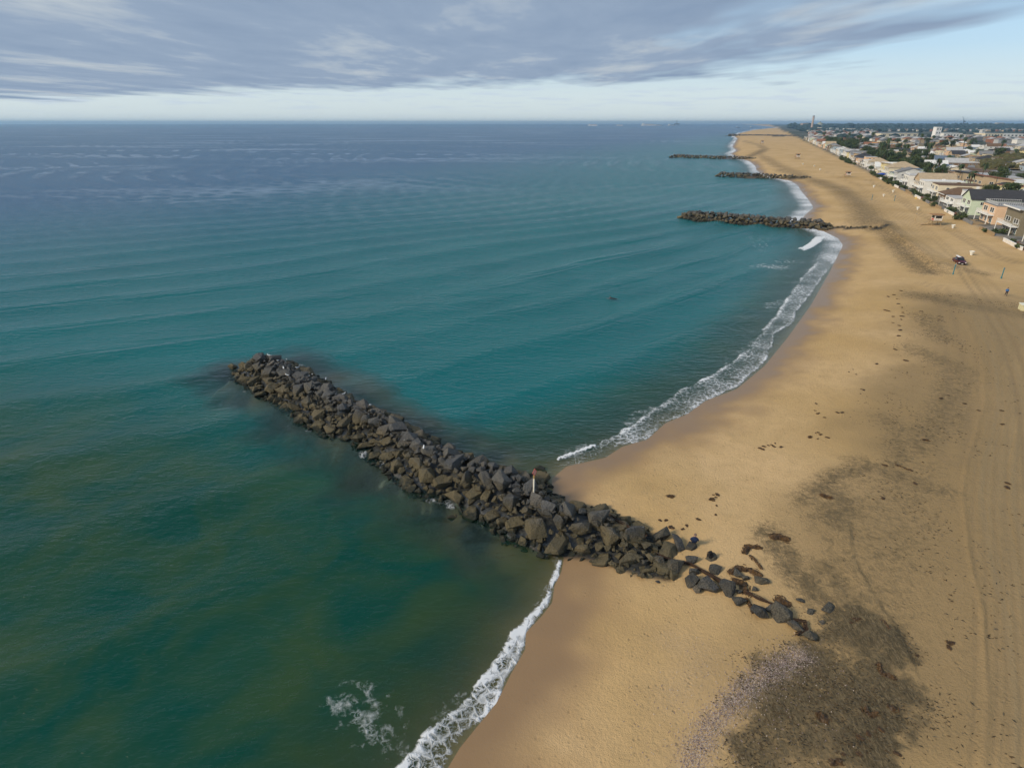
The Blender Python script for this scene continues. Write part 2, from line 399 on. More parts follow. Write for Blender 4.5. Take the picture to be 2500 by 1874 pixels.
for i, jp in enumerate(JETTIES):
    h, d = jetty_h(X, Y, i)
    apron = sstep(-10 if i == 0 else -3, -1, d)
    base = h*0.72-0.35; JN[i] = d
    Z = np.where(d > -9, np.maximum(Z, np.minimum(base, h-0.5)), Z)
    rock = np.maximum(rock, np.maximum(np.where(S < -2.5, apron*(1.05+0.5*vnoise(X, Y, 2.6, 21))*sstep(2.5, 9, -S+2*vnoise(X, Y, 2, 23)), 0), sstep(-0.6, 0.2, d)))
rock = np.clip(rock, 0, 1)
Z = Z+np.where((S < 0) & (S > -60), rock*0.3*vnoise(X, Y, 1.3, 22), 0)
Z = Z-S.clip(None, 0)*0+far*0
swash_n = 1.2*vnoise(X, Y, 5, 31)+0.7*vnoise(X, Y, 1.9, 32)
wet = sstep(9.0, 0.8, S+swash_n*1.6)
wet = np.maximum(wet, np.where(S < 0.3, 1.0, 0))
# ---- sand
t = NT('beach_sand'); po = t.pos()
f1 = t.noise(po, 0.055, 2, 0.5); f2 = t.noise(po, 0.55, 3, 0.6); f3 = t.noise(po, 4.0, 3, 0.65); f4 = t.noise(po, 16.0, 2, 0.6)
c = t.mix(t.ramp(f1, [(0.35, 0.0), (0.65, 1.0)]), (0.50, 0.335, 0.150), (0.60, 0.415, 0.215))
c = t.mix(t.math('MULTIPLY', t.ramp(f2, [(0.4, 0.0), (0.72, 1.0)]), 0.45), c, (0.44, 0.30, 0.145))
# footprints and small pocks
vp = t.voro(t.map(po, (1, 1, 0.2)), 1.9); foot = t.math('MULTIPLY', t.ramp(vp, [(0.10, 1.0), (0.26, 0.0)]), t.ramp(f2, [(0.44, 0.0), (0.6, 1.0)]))
c = t.mix(t.math('MULTIPLY', foot, 0.32), c, (0.30, 0.20, 0.10))
spk = t.noise(po, 7.0, 2, 0.7); litter = t.attr('debris'); inl = t.ramp(t.attr('inland'), [(0.2, 0.0), (0.55, 1.0)])
c = t.mix(t.math('MULTIPLY', t.ramp(spk, [(0.60, 0.0), (0.70, 1.0)]), t.math('MULTIPLY', inl, 0.5)), c, (0.20, 0.14, 0.075))
c = t.mix(t.math('MULTIPLY', t.attr('dirty_vignette'), 0.85), c, (0.285, 0.20, 0.10))  # littered dirty sand, with lens corner darkening painted into the same tone
# dark drift litter: fibrous, patchy
sm = t.noise(t.map(po, (1, 1, 1), (0, 0, 0.5)), 1.1, 5, 0.72, 1.2); sf = t.noise(t.map(po, (7, 2.2, 1), (0, 0, -0.5)), 1.0, 4, 0.7, 0.8)
lm = t.math('ADD', t.math('MULTIPLY', litter, 1.25), t.math('MULTIPLY', t.math('SUBTRACT', t.math('ADD', t.math('MULTIPLY', sm, 0.55), t.math('MULTIPLY', sf, 0.45)), 0.5), 3.4))
lf = t.math('MULTIPLY', t.ramp(lm, [(0.24, 0.0), (0.92, 1.0)]), t.ramp(litter, [(0.03, 0.0), (0.30, 1.0)]))
lcol = t.mix(t.ramp(sf, [(0.42, 0.0), (0.66, 1.0)]), (0.046, 0.040, 0.026), (0.175, 0.135, 0.078))
c = t.mix(t.math('MULTIPLY', lf, 0.90), c, lcol)
# shell grit
sv_ = t.noise(po, 11.0, 2, 0.8); shm = t.math('MULTIPLY', t.attr('shell'), t.ramp(sv_, [(0.46, 0.0), (0.58, 1.0)]))
c = t.mix(t.math('MULTIPLY', shm, 0.85), c, t.mix(t.ramp(f4, [(0.45, 0.0), (0.6, 1.0)]), (0.16, 0.13, 0.12), (0.62, 0.54, 0.50)))
# raked strip and tracks
lan = t.n('ShaderNodeCombineXYZ'); t.l(t.attr('lane'), lan.inputs[0]); ln = t.noise(lan.outputs[0], 1.6, 4, 0.7)
c = t.mix(t.math('MULTIPLY', t.attr('rake'), t.ramp(ln, [(0.36, 0.85), (0.60, 0.0)])), c, (0.30, 0.225, 0.125))
c = t.mix(t.math('MULTIPLY', t.attr('track'), 0.62), c, (0.25, 0.18, 0.10))
w_ = t.attr('wet')
c = t.mix(t.math('MULTIPLY', w_, 0.92), c, (0.235, 0.145, 0.070))
# rubble and sea bed under the groynes, gap shade painted into the dark tone
rk = t.attr('rock')
c = t.mix(rk, c, t.mix(t.ramp(f3, [(0.4, 0.0), (0.6, 1.0)]), (0.018, 0.020, 0.022), (0.05, 0.05, 0.045)))
# yards, lanes and scrub under the houses
ub = t.attr('urban'); u1 = t.noise(po, 0.06, 4, 0.65)
uc = t.ramp(u1, [(0.36, (0.05, 0.065, 0.035)), (0.46, (0.13, 0.125, 0.11)), (0.56, (0.24, 0.23, 0.215)), (0.66, (0.10, 0.10, 0.08))])
fa = t.attr('farland'); fn = t.noise(t.map(po, (0.3, 1, 1)), 0.006, 5, 0.7)
fc = t.ramp(fn, [(0.36, (0.035, 0.05, 0.035)), (0.52, (0.075, 0.085, 0.06)), (0.62, (0.20, 0.19, 0.17)), (0.68, (0.06, 0.07, 0.05))])
uc = t.mix(fa, uc, fc)
c = t.mix(ub, c, uc)
hgt = t.math('ADD', t.math('ADD', t.math('MULTIPLY', f3, 0.5), t.math('MULTIPLY', f2, 0.7)), t.math('ADD', t.math('MULTIPLY', foot, -0.28), t.math('MULTIPLY', f4, 0.25)))
hgt = t.math('MULTIPLY', hgt, t.math('SUBTRACT', 1.0, t.math('MULTIPLY', w_, 0.9)))
rgh = t.math('SUBTRACT', 0.92, t.math('MULTIPLY', t.ramp(w_, [(0.45, 0.0), (1.0, 1.0)]), 0.62))
M_SAND = t.fin(t.pbsdf(c, rgh, t.math('ADD', 0.08, t.math('MULTIPLY', w_, 0.42)), t.bump(hgt, 0.8, 0.22)))
beach = grid_mesh('beach', X, Y, Z, (S > -125) | (JN[1] > -8) | (JN[3] > -8) | (JN[4] > -8), dict(dirty_vignette=dirty_vignette, debris=np.where(near, deb, deb*0.8), shell=shell, track=trk, rake=rake, lane=lane, wet=wet,
    rock=rock, urban=urban, inland=np.clip(S/40, 0, 1), farland=sstep(700, 1300, Y)), M_SAND)
tag(beach, kind='structure')
# ================================================================== SEA
def crest(px_pts, h, wf, wb, taper=14.0):
    pts = [P(u, v) for u, v in px_pts]
    k_ = local(pts, 6*max(wf, wb)); out = np.zeros_like(X)
    d, par, sd_ = seg_dist(X[k_], Y[k_], pts); L = sum(math.hypot(b[0]-a[0], b[1]-a[1]) for a, b in zip(pts[:-1], pts[1:]))
    wf, wb = wf*1.7, wb*1.7
    w = np.where(sd_ < 0, wf, wb)          # right-hand side of the crest line (towards camera) is the steep front
    out[k_] = h*np.exp(-(d/w)**2)*sstep(0, taper, par)*sstep(0, taper, L-par); return out
depth = np.clip(-Z, 0, 9); jn = JN[0]
off = sstep(0, 26, -S)
def swell(lx, ly, lam, amp, sharp=1.6, ns=40, seed=3):
    ph = 2*math.pi*(X*lx+Y*ly+0.0016*np.clip(X, -150, 150)**2*0.5)/lam+2.2*vnoise(X, Y, ns, seed)+0.5*vnoise(X, Y, ns*0.35, seed+5)
    e = 0.62+0.38*vnoise(X, Y, ns*0.9, seed+9)
    return amp*e*((0.5+0.5*np.sin(ph))**sharp-0.4)
wz = swell(0.64, -0.77, 17.0, 0.62, 2.0, 85, 3)+swell(0.46, -0.89, 9.0, 0.10, 1.4, 40, 40)+swell(0.75, -0.66, 5.2, 0.05, 1.2, 15, 60)
fadew = sstep(2200, 500, Y)
wz = 1.6*wz*off*fadew
for pts, h, wf, wb in [([(814,805),(977,777),(1090,755),(1225,717),(1334,695),(1442,668),(1551,638),(1640,625)], .48, 2.2, 4.2), ([(1400,742),(1497,722),(1605,693),(1687,671),(1768,652),(1849,630),(1931,614),(1985,597)], .5, 1.6, 3.6),
    ([(1120,705),(1225,690),(1334,668),(1442,641),(1551,617),(1687,581),(1760,560)], .42, 2.6, 4.5), ([(-120,862),(0,848),(217,832),(434,799),(597,772),(720,748)], .34, 4.0, 6.0), ([(-60,712),(0,707),(163,701),(340,690)], .45, 4, 6), ([(700,690),(760,680),(922,658),(1100,637)], .42, 4, 6),
    ([(-120,1675),(0,1634),(176,1576),(323,1517),(470,1464),(600,1432)], .36, 1.1, 2.2), ([(1560,965),(1605,950),(1687,918),(1790,885)], .30, .9, 1.8), ([(200,1290),(420,1250),(640,1200)], .22, 1.5, 2.8), ([(0,1090),(220,1060),(460,1010)], .26, 1.8, 3.2),
    ([(900,620),(1150,600),(1400,570)], .35, 5, 7), ([(300,610),(700,585)], .4, 6, 8), ([(1350,880),(1480,850),(1600,815)], .20, 1.6, 3)]:
    wz = wz+1.0*crest(pts, h, wf, wb, 34.0)
foam = np.zeros_like(X); lace = np.zeros_like(X)
N_OUT = [(1355,1121),(1400,1105),(1455,1086),(1496,1064),(1541,1039),(1598,997),(1632,975),(1664,950),(1740,915),(1790,880),(1831,848),(1853,814),(1890,775),(1910,746),(1955,678),(1985,650),(2003,632)]
N_IN = [(1360,1140),(1382,1137),(1433,1126),(1477,1116),(1518,1089),(1579,1072),(1623,1032),(1677,1010),(1721,978),(1797,946),(1860,890),(1878,862),(1885,845),(1893,812),(1935,790),(1945,760),(1985,712),(2012,672),(2040,630)]
S_OUT = [(930,1960),(969,1869),(1020,1802),(1073,1749),(1143,1692),(1206,1619),(1238,1565),(1250,1540),(1285,1508),(1326,1461),(1333,1445),(1349,1407),(1361,1369)]
S_IN = [(1070,1960),(1089,1874),(1121,1821),(1162,1771),(1209,1714),(1244,1644),(1279,1584),(1281,1543),(1320,1502),(1345,1470),(1351,1429),(1368,1394),(1372,1366)]
def band_foam(outer, inner, soft_o, edge_k, base=0.62):
    po_ = [P(u, v) for u, v in outer]; pi_ = [P(u, v) for u, v in inner]
    wob = 0.35*vnoise(X, Y, 0.9, 71)+0.3*vnoise(X, Y, 2.3, 72)
    din = poly_in_d(X, Y, po_+pi_[::-1])+wob*0.5-0.35*sstep(0.1, .8, vnoise(X, Y, 3.4, 75))*soft_o*2
    do, par, _ = seg_dist(X, Y, po_); di, _, _ = seg_dist(X, Y, pi_)
    body = sstep(-soft_o, soft_o*0.7, din)
    bf = base+0.45*np.exp(-(di/0.35)**2)*edge_k+0.38*np.exp(-(do/0.55)**2)*sstep(-.4, .6, vnoise(par, par*0, 7, 73)+0.5)
    lf = base*0+0.30*vnoise(X, Y, 3.1, 74)
    return body*np.clip(bf+lf*0.5, 0, 1)
foam = np.maximum(foam, band_foam(N_OUT, N_IN, 0.5, 0.8, 0.38))
foam = np.maximum(foam, band_foam(S_OUT, S_IN, 0.35, 0.5, 0.50))
# thin backwash sheet in the near end of the north cove keeps only streaks
foam = foam*(1-0.45*np.exp(-(np.hypot(X-P(1430,1110)[0], Y-P(1430,1110)[1])/4.5)**2))
def ell(u, v, ax, ay, rot, k):
    cx, cy = P(u, v); dx, dy = X-cx, Y-cy; ca, sa = math.cos(rot), math.sin(rot)
    return k*np.exp(-(((dx*ca+dy*sa)/ax)**2+((-dx*sa+dy*ca)/ay)**2)**2)
for a in [(868,1716,2.7,3.2,0.2,.34), (925,1775,2.8,2.2,-0.4,.34), (960,1825,1.8,1.6,0,.30), (1885,652,7.5,3.6,0.1,.46), (1930,640,7,3,0.2,.36), (1820,855,4,1.6,0.9,.34), (1885,745,6,2,0.9,.38)]:
    lace = np.maximum(lace, ell(*a))
for a in [(1130,1110,.8,.6,0,.55),(887,1111,.7,.9,0.3,.62),(931,1133,.5,1.1,0.2,.62),(985,1190,.8,.6,0,.42),(632,955,.7,.9,0,.5),(572,899,.9,.4,0,.30),(725,1022,1.4,.35,0.1,.45),(1308,1330,.5,.5,0,.5),(1245,1308,.4,.5,0,.45),(1385,1160,1.0,.3,1.1,.3)]:
    lace = np.maximum(lace, ell(*a))
# breaking crest at the far end of the cove
br = crest([(1955,612),(1975,604),(1992,592),(2003,578)], 1.0, .65, .95, 2.0); foam = np.maximum(foam, sstep(.15, .5, br))
brk = crest([(1355,1122),(1400,1106),(1456,1085)], 1.0, .13, .13, .5); foam = np.maximum(foam, sstep(.2, .5, brk))
# far coves: a pale wash along the waterline and loose streaks outside it
fs = np.where(Y > 155, sstep(-9-Y*0.006, -1.5, S)*0.85, 0.0)
fs = fs*np.where((Y > 150) & (Y < 178), sstep(150, 178, Y), 1)
foam = np.maximum(foam, fs*(0.75+0.25*vnoise(X, Y, 6, 81)))
lace = np.maximum(lace, np.where(Y > 180, np.exp(-((S+22+5*vnoise(X, Y, 14, 82))/9)**2)*0.33*sstep(-.2, .6, vnoise(X, Y, 17, 83)), 0))
foam = np.clip(foam, 0, 1)
no_, _, _ = seg_dist(X, Y, [P(u, v) for u, v in N_OUT]); lace = np.maximum(lace, 0.36*np.exp(-(no_/2.6)**2)*sstep(-.3, .5, vnoise(X, Y, 4.5, 84)))
so_, _, _ = seg_dist(X, Y, [P(u, v) for u, v in S_OUT]); lace = np.maximum(lace, 0.34*np.exp(-(so_/1.1)**2)*sstep(-.3, .5, vnoise(X, Y, 2.5, 85)))
lace = np.maximum(lace, 0.42*np.exp(-((jn+0.7)/0.8)**2)*sstep(.25, .7, vnoise(X, Y, 2.8, 86))*(S < -3))
zw = wz+0.10*foam*sstep(0, 2.5, -S)
opq = 1-np.exp(-depth*2.1); opq = np.where(S < -75, np.maximum(opq, 0.995), opq)
opq = opq*(1-0.86*sstep(-9.0, -0.5, jn+2.2*vnoise(X, Y, 3.4, 90))*sstep(1, 7, -S))
t = NT('sea_water'); po = t.pos()
rip = t.map(po, (0.9, 1.9, 1), (0, 0, 0.55)); r1 = t.noise(rip, 0.6, 3, 0.68); r0 = t.noise(t.map(po, (0.10, 0.3, 1), (0, 0, 0.3)), 0.45, 2, 0.6)
slick = t.noise(t.map(po, (0.0035, 0.010, 1), (0, 0, 0.35)), 1.0, 3, 0.6, 0.6)
rough_sea = t.ramp(slick, [(0.50, 1.0), (0.66, 0.35)])
h = t.math('ADD', t.math('MULTIPLY', r1, 1.15), t.math('MULTIPLY', r0, 1.6))
h = t.math('MULTIPLY', h, rough_sea)
nrm = t.bump(h, 0.62, 0.55)
fr = t.n('ShaderNodeFresnel'); fr.inputs['IOR'].default_value = 1.333; t.l(nrm, fr.inputs['Normal'])
gl = t.n('ShaderNodeBsdfGlossy'); gl.inputs['Roughness'].default_value = 0.22; t.l(nrm, gl.inputs['Normal']); gl.inputs['Color'].default_value = (1, 1, 1, 1)
patch = t.noise(po, 0.035, 2, 0.6)
sed = t.noise(po, 0.11, 3, 0.6, 0.5)
bcol = t.mix(t.attr('deep_less_shade'), t.mix(t.ramp(sed, [(0.38, 0.0), (0.66, 1.0)]), (0.000, 0.050, 0.033), (0.026, 0.064, 0.022)), t.mix(patch, (0.000, 0.100, 0.110), (0.000, 0.138, 0.142)))
bcol = t.mix(t.attr('shoal'), bcol, (0.012, 0.072, 0.056))
bcol = t.mix(t.attr('offshore'), bcol, (0.002, 0.070, 0.158))
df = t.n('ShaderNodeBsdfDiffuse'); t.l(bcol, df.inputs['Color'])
tr = t.n('ShaderNodeBsdfTransparent'); tr.inputs['Color'].default_value = (0.80, 0.93, 0.86, 1)
mb = t.n('ShaderNodeMixShader'); t.l(t.attr('opaque'), mb.inputs[0]); t.l(tr.outputs[0], mb.inputs[1]); t.l(df.outputs[0], mb.inputs[2])
ms = t.n('ShaderNodeMixShader'); t.l(t.math('ADD', t.math('MINIMUM', t.math('MULTIPLY', fr.outputs[0], 0.68), 0.40), t.math('MULTIPLY', t.ramp(slick, [(0.52, 0.0), (0.70, 1.0)]), t.math('MULTIPLY', t.attr('offshore'), 0.20))), ms.inputs[0]); t.l(mb.outputs[0], ms.inputs[1]); t.l(gl.outputs[0], ms.inputs[2])
# foam: a torn net of bubbles
wp = t.n('ShaderNodeVectorMath', operation='MULTIPLY_ADD'); t.l(t.noise(po, 1.3, 3, 0.6, 0, True), wp.inputs[0]); wp.inputs[1].default_value = (0.9, 0.9, 0); t.l(po, wp.inputs[2])
v1 = t.voro(wp.outputs[0], 1.15, 'DISTANCE_TO_EDGE'); v2 = t.voro(wp.outputs[0], 3.4, 'DISTANCE_TO_EDGE')
net = t.math('MAXIMUM', t.ramp(v1, [(0.0, 1.0), (0.28, 0.0)]), t.math('MULTIPLY', t.ramp(v2, [(0.0, 1.0), (0.30, 0.0)]), 0.85))
fnz = t.noise(wp.outputs[0], 2.2, 5, 0.7)
fa_ = t.attr('foam'); la_ = t.attr('lace')
ff = t.math('ADD', t.math('MULTIPLY', fa_, 1.15), t.math('MULTIPLY', t.math('SUBTRACT', t.math('ADD', t.math('MULTIPLY', net, 0.65), t.math('MULTIPLY', fnz, 0.6)), 0.72), 0.95))
ff = t.math('MULTIPLY', t.ramp(ff, [(0.40, 0.0), (0.86, 1.0)]), t.ramp(fa_, [(0.05, 0.0), (0.25, 1.0)]))
brkn = t.noise(po, 0.9, 4, 0.65)
fl = t.math('MULTIPLY', t.math('MULTIPLY', t.ramp(net, [(0.45, 0.0), (0.95, 1.0)]), t.ramp(t.math('ADD', t.math('MULTIPLY', la_, 1.0), t.math('SUBTRACT', brkn, 0.5)), [(0.30, 0.0), (0.62, 1.0)])), t.ramp(la_, [(0.02, 0.0), (0.25, 1.0)]))
ft = t.math('MAXIMUM', ff, t.math('MULTIPLY', fl, 0.9))
fd = t.n('ShaderNodeBsdfDiffuse'); fd.inputs['Color'].default_value = (0.74, 0.76, 0.78, 1); t.l(t.bump(ft, 0.8, 0.12), fd.inputs['Normal'])
mf = t.n('ShaderNodeMixShader'); t.l(t.math('MULTIPLY', ft, 0.95), mf.inputs[0]); t.l(ms.outputs[0], mf.inputs[1]); t.l(fd.outputs[0], mf.inputs[2])
M_SURF = t.fin(mf.outputs[0])
M_SURF.name = 'sea_water_with_foam'
M_SEA = M_SURF.copy(); M_SEA.name = 'sea_water'
nt_ = M_SEA.node_tree; on_ = next(n for n in nt_.nodes if n.type == 'OUTPUT_MATERIAL'); top_ = on_.inputs[0].links[0].from_node
nt_.links.new(top_.inputs[1].links[0].from_socket, on_.inputs[0])
SEA_KEEP = (Z < 0.25) & (S < 4)
sea = grid_mesh('sea', X, Y, np.where(S > 0, -0.02*S, zw)+0.012, SEA_KEEP, dict(foam=foam, lace=lace, opaque=opq, shoal=sstep(15, 3, -S)*0.7*(Y > 60), offshore=sstep(70, 420, -S+0.12*(Y-120)), deep_less_shade=sstep(3, 20, -S)*(1-0.97*sstep(84, 40, Y+0.25*X)*(Y < 92+(-X-44)*0.86))), M_SEA)  # south foreground painted darker green for steep view and dimmer sky reflection
sea.data.materials.append(M_SURF)
fv_ = np.zeros(len(sea.data.vertices), np.float32); lv_ = np.zeros_like(fv_); sea.data.attributes['foam'].data.foreach_get('value', fv_); sea.data.attributes['lace'].data.foreach_get('value', lv_)
li_ = np.zeros(len(sea.data.loops), np.int32); sea.data.loops.foreach_get('vertex_index', li_); hv_ = np.maximum(fv_, lv_)[li_].reshape(-1, 4).max(axis=1) > 0.012
sea.data.polygons.foreach_set('material_index', hv_.astype(np.int32))
tag(sea, kind='structure')
# ================================================================== ROCKS
def boulder_mesh(seed, elong=(1.0, 0.85, 0.72)):
    r = random.Random(seed); bm = bmesh.new()
    # a block cut by random planes: hull of jittered points pushed towards a box
    for _ in range(13):
        v = Vector((r.gauss(0, 1), r.gauss(0, 1), r.gauss(0, 1))).normalized()
        m = max(abs(v.x), abs(v.y), abs(v.z)); v = v*(0.30+0.70/m*r.uniform(0.72, 1.0))*0.5
        bm.verts.new((v.x*elong[0]*r.uniform(.88, 1.1), v.y*elong[1]*r.uniform(.88, 1.1), v.z*elong[2]*r.uniform(.88, 1.1)))
    h = bmesh.ops.convex_hull(bm, input=bm.verts[:])
    bmesh.ops.delete(bm, geom=[v for v in bm.verts if not v.link_faces], context='VERTS')
    bmesh.ops.dissolve_limit(bm, angle_limit=math.radians(16), verts=bm.verts[:], edges=bm.edges[:])
    bmesh.ops.bevel(bm, geom=bm.edges[:], offset=0.018, segments=1, affect='EDGES', clamp_overlap=True)
    bmesh.ops.triangulate(bm, faces=bm.faces[:])
    bmesh.ops.recalc_face_normals(bm, faces=bm.faces[:])
    me = bpy.data.meshes.new('boulder'); bm.to_mesh(me); bm.free(); return me
t = NT('boulder_stone'); po = t.pos(); ob = t.n('ShaderNodeObjectInfo'); oc = t.n('ShaderNodeTexCoord').outputs['Object']
sx = t.n('ShaderNodeSeparateXYZ'); t.l(po, sx.inputs[0])
g1 = t.noise(po, 1.7, 4, 0.65); g2 = t.noise(po, 9.0, 3, 0.65)
base = t.ramp(ob.outputs['Random'], [(0.0, (0.045, 0.049, 0.054)), (0.35, (0.105, 0.102, 0.092)), (0.6, (0.150, 0.128, 0.086)), (0.8, (0.088, 0.095, 0.108)), (1.0, (0.25, 0.20, 0.13))])
base = t.mix(t.ramp(g1, [(0.38, 0.0), (0.68, 0.75)]), base, (0.13, 0.115, 0.085))
base = t.mix(t.ramp(g2, [(0.40, 0.8), (0.58, 0.0)]), base, (0.025, 0.026, 0.026))
# tide marks: an ochre-olive belt of barnacle and weed, black at the waterline
tz = t.math('ADD', sx.outputs[2], t.math('MULTIPLY', t.math('SUBTRACT', g1, 0.5), 1.6))
belt = t.math('MULTIPLY', t.ramp(t.math('MULTIPLY', tz, 0.25), [(0.05, 0.0), (0.14, 1.0), (0.42, 0.85), (0.66, 0.0)]), t.attr('tidal'))
dryt = t.ramp(t.math('MULTIPLY', tz, 0.25), [(0.48, 0.0), (0.78, 1.0)])
base = t.mix(t.math('MULTIPLY', dryt, 0.5), base, t.mix(g2, (0.08, 0.085, 0.092), (0.19, 0.19, 0.185)))
base = t.mix(t.math('MULTIPLY', belt, 0.55), base, t.mix(g1, (0.105, 0.082, 0.030), (0.21, 0.165, 0.075)))
low_ = t.ramp(t.math('MULTIPLY', tz, 0.25), [(0.07, 1.0), (0.17, 0.0)])
base = t.mix(t.math('MULTIPLY', low_, t.math('MULTIPLY', t.attr('tidal'), 0.8)), base, (0.020, 0.024, 0.014))
gn = t.noise(po, 1.1, 3, 0.6); gv = t.voro(po, 2.2)
guano = t.math('MULTIPLY', t.math('MULTIPLY', t.ramp(gv, [(0.06, 1.0), (0.16, 0.0)]), t.ramp(gn, [(0.60, 0.0), (0.66, 1.0)])), t.ramp(t.math('MULTIPLY', sx.outputs[2], 0.25), [(0.40, 0.0), (0.5, 1.0)]))
base = t.mix(t.math('MULTIPLY', guano, 0.8), base, (0.6, 0.58, 0.54))
M_ROCK = t.fin(t.pbsdf(base, 0.78, 0.3, t.bump(t.math('ADD', g2, t.math('MULTIPLY', g1, 1.5)), 1.0, 0.22)))
BOULD = [boulder_mesh(100+i, e) for i, e in enumerate([(1, .9, .8), (1, .8, .6), (1, .75, .75), (1.05, .9, .55), (.95, .95, .85), (1.1, .7, .62), (1, .85, .7), (.9, .9, .9), (1.1, .8, .5), (1, .7, .8), (1, .95, .6), (1.05, .8, .75)])]
for b in BOULD:
    b.materials.append(M_ROCK)
    a = b.attributes.new('tidal', 'FLOAT', 'POINT'); a.data.foreach_set('value', [1.0]*len(b.vertices))
BOULD_DRY = []
for b in BOULD:
    c_ = b.copy(); c_.name = 'boulder'; c_.attributes['tidal'].data.foreach_set('value', [0.12]*len(c_.vertices)); BOULD_DRY.append(c_)
def put_boulder(parent, x, y, z, size, dry=False, r=random, flat=1.0, name='boulder'):
    o = bpy.data.objects.new(name, r.choice(BOULD_DRY if dry else BOULD)); COL.objects.link(o); o.parent = parent
    o.location = (x, y, z); o.rotation_euler = (r.uniform(-.5, .5), r.uniform(-.5, .5), r.uniform(0, 6.28))
    k = size*r.uniform(.92, 1.08); o.scale = (k*r.uniform(.9, 1.15), k*r.uniform(.9, 1.1), k*flat*r.uniform(.85, 1.1)); return o
def scatter(poly, n, rmin, rmax, seed, tries=60000, grow=0.0, packing=0.62):
    r = random.Random(seed); xs = [p[0] for p in poly]; ys = [p[1] for p in poly]; out = []
    bx = np.array([(r.uniform(min(xs), max(xs)), r.uniform(min(ys), max(ys))) for _ in range(tries)])
    d = poly_in_d(bx[:, 0], bx[:, 1], poly); cand = [(bx[i, 0], bx[i, 1], d[i]) for i in range(tries) if d[i] > -grow]
    cell = {}
    big = sorted((r.uniform(rmin, rmax) for _ in range(len(cand))), reverse=False)
    k = 0; frac = len(cand)
    for j, (x, y, dd) in enumerate(cand):
        s = rmax-(rmax-rmin)*min(1.0, (j/ (frac*0.35)))**0.7
        s *= r.uniform(.9, 1.1)
        ok = True; ci, cj = int(x//3), int(y//3)
        for a in (-1, 0, 1):
            for b in (-1, 0, 1):
                for (qx, qy, qs) in cell.get((ci+a, cj+b), ()):
                    if math.hypot(x-qx, y-qy) < (s+qs)*0.5*packing*1.25: ok = False; break
                if not ok: break
            if not ok: break
        if ok:
            cell.setdefault((ci, cj), []).append((x, y, s)); out.append((x, y, s, dd)); k += 1
            if k >= n: break
    return out
def rubble_mesh(items, zfun, seed, name='rubble', mats=None):
    """many small stones joined: too many and too small to count"""
    r = random.Random(seed); vs = []; fs = []; tid = []
    srcs = [([v.co.copy() for v in b.vertices], [tuple(p.vertices) for p in b.polygons]) for b in SMALL]
    for (x, y, s, dd) in items:
        sv_, sf_ = r.choice(srcs); M_ = Matrix.Translation((x, y, zfun(x, y, s, dd))) @ Matrix.Rotation(r.uniform(0, 6.28), 4, 'Z') @ Matrix.Rotation(r.uniform(-.7, .7), 4, 'X') @ Matrix.Diagonal((s, s*r.uniform(.7, 1), s*r.uniform(.6, .9), 1))
        b0 = len(vs); vs += [tuple(M_ @ v) for v in sv_]; fs += [tuple(i+b0 for i in f) for f in sf_]
    me = bpy.data.meshes.new(name); me.from_pydata(vs, [], fs); me.materials.append(M_ROCK)
    a = me.attributes.new('tidal', 'FLOAT', 'POINT'); a.data.foreach_set('value', [1.0]*len(vs))
    return me
def small_mesh(seed):
    r = random.Random(seed); bm = bmesh.new()
    for _ in range(10): bm.verts.new(Vector((r.gauss(0, 1), r.gauss(0, 1), r.gauss(0, 1))).normalized()*0.5*r.uniform(.85, 1.1))
    bmesh.ops.convex_hull(bm, input=bm.verts[:]); me = bpy.data.meshes.new('stone'); bm.to_mesh(me); bm.free(); return me
SMALL = [small_mesh(i) for i in range(8)]
GROYNE_LABELS = ['near rock groyne of large dark boulders running into the sea in the foreground', None, 'second rock groyne, seen side-on beyond the first curved cove', None,
    'third rock groyne, short dark bar beyond the second cove', 'fourth rock groyne, thin dark line far up the beach', ]
def groyne(idx, name, n, rmin, rmax, nsmall, label, extra=None, seed=1):
    poly = JETTIES[idx]; cx = sum(p[0] for p in poly)/len(poly); cy = sum(p[1] for p in poly)/len(poly)
    g = empty(name, (0, 0, 0)); tag(g, label, 'groyne', 'rock groynes along the beach')
    rr = random.Random(seed)
    def top(x, y, dd):
        z = min(JH[idx], 0.15+dd*0.75); gz = ground(x, y)
        return max(z, gz+0.25 if gz > 0.2 else z), gz
    its = scatter(poly, n, rmin, rmax, seed)
    for (x, y, s, dd) in its:
        z, gz = top(x, y, dd); s2 = s*(1.0 if gz < 0.8 else 0.80)
        put_boulder(g, x, y, z-0.12*s2+rr.uniform(-.12, .2), s2, dry=(gz > 1.3), r=rr)
    if extra:
        ex = extra(rr)
        for e in ex: put_boulder(g, *e, r=rr)
    if nsmall:
        sm_ = scatter(poly, nsmall, 0.4, 1.15, seed+1, 40000, 0.6, 0.5)
        o = mesh_obj('rubble', rubble_mesh(sm_, lambda x, y, s, dd: top(x, y, max(dd, 0))[0]-0.25+rr.uniform(-.15, .3), seed), None, g); tag(o, kind='stuff')
    return g
def near_extra(rr):
    # half-drowned stones outside the seaward toe, where the photograph shows them
    out = []
    for u, v, s in [(1105,1262,1.2),(1180,1265,1.5),(1215,1272,1.6),(1228,1316,1.0),(1262,1300,1.3),(1285,1322,1.2),(1322,1325,1.5),(1338,1340,1.3),(1365,1345,1.2),(1400,1352,1.5),(1075,1220,1.3),(1040,1212,.9),(1255,1310,1.2),(570,903,1.6),(1318,1143,1.4),(1322,1158,1.3)]:
        x, y = P(u, v, 0); out.append((x, y, -0.05 if v > 1000 else .5, s))
    return out
near_groyne = groyne(0, 'rock_groyne', 284, 1.0, 2.6, 1500, GROYNE_LABELS[0], near_extra, 11)
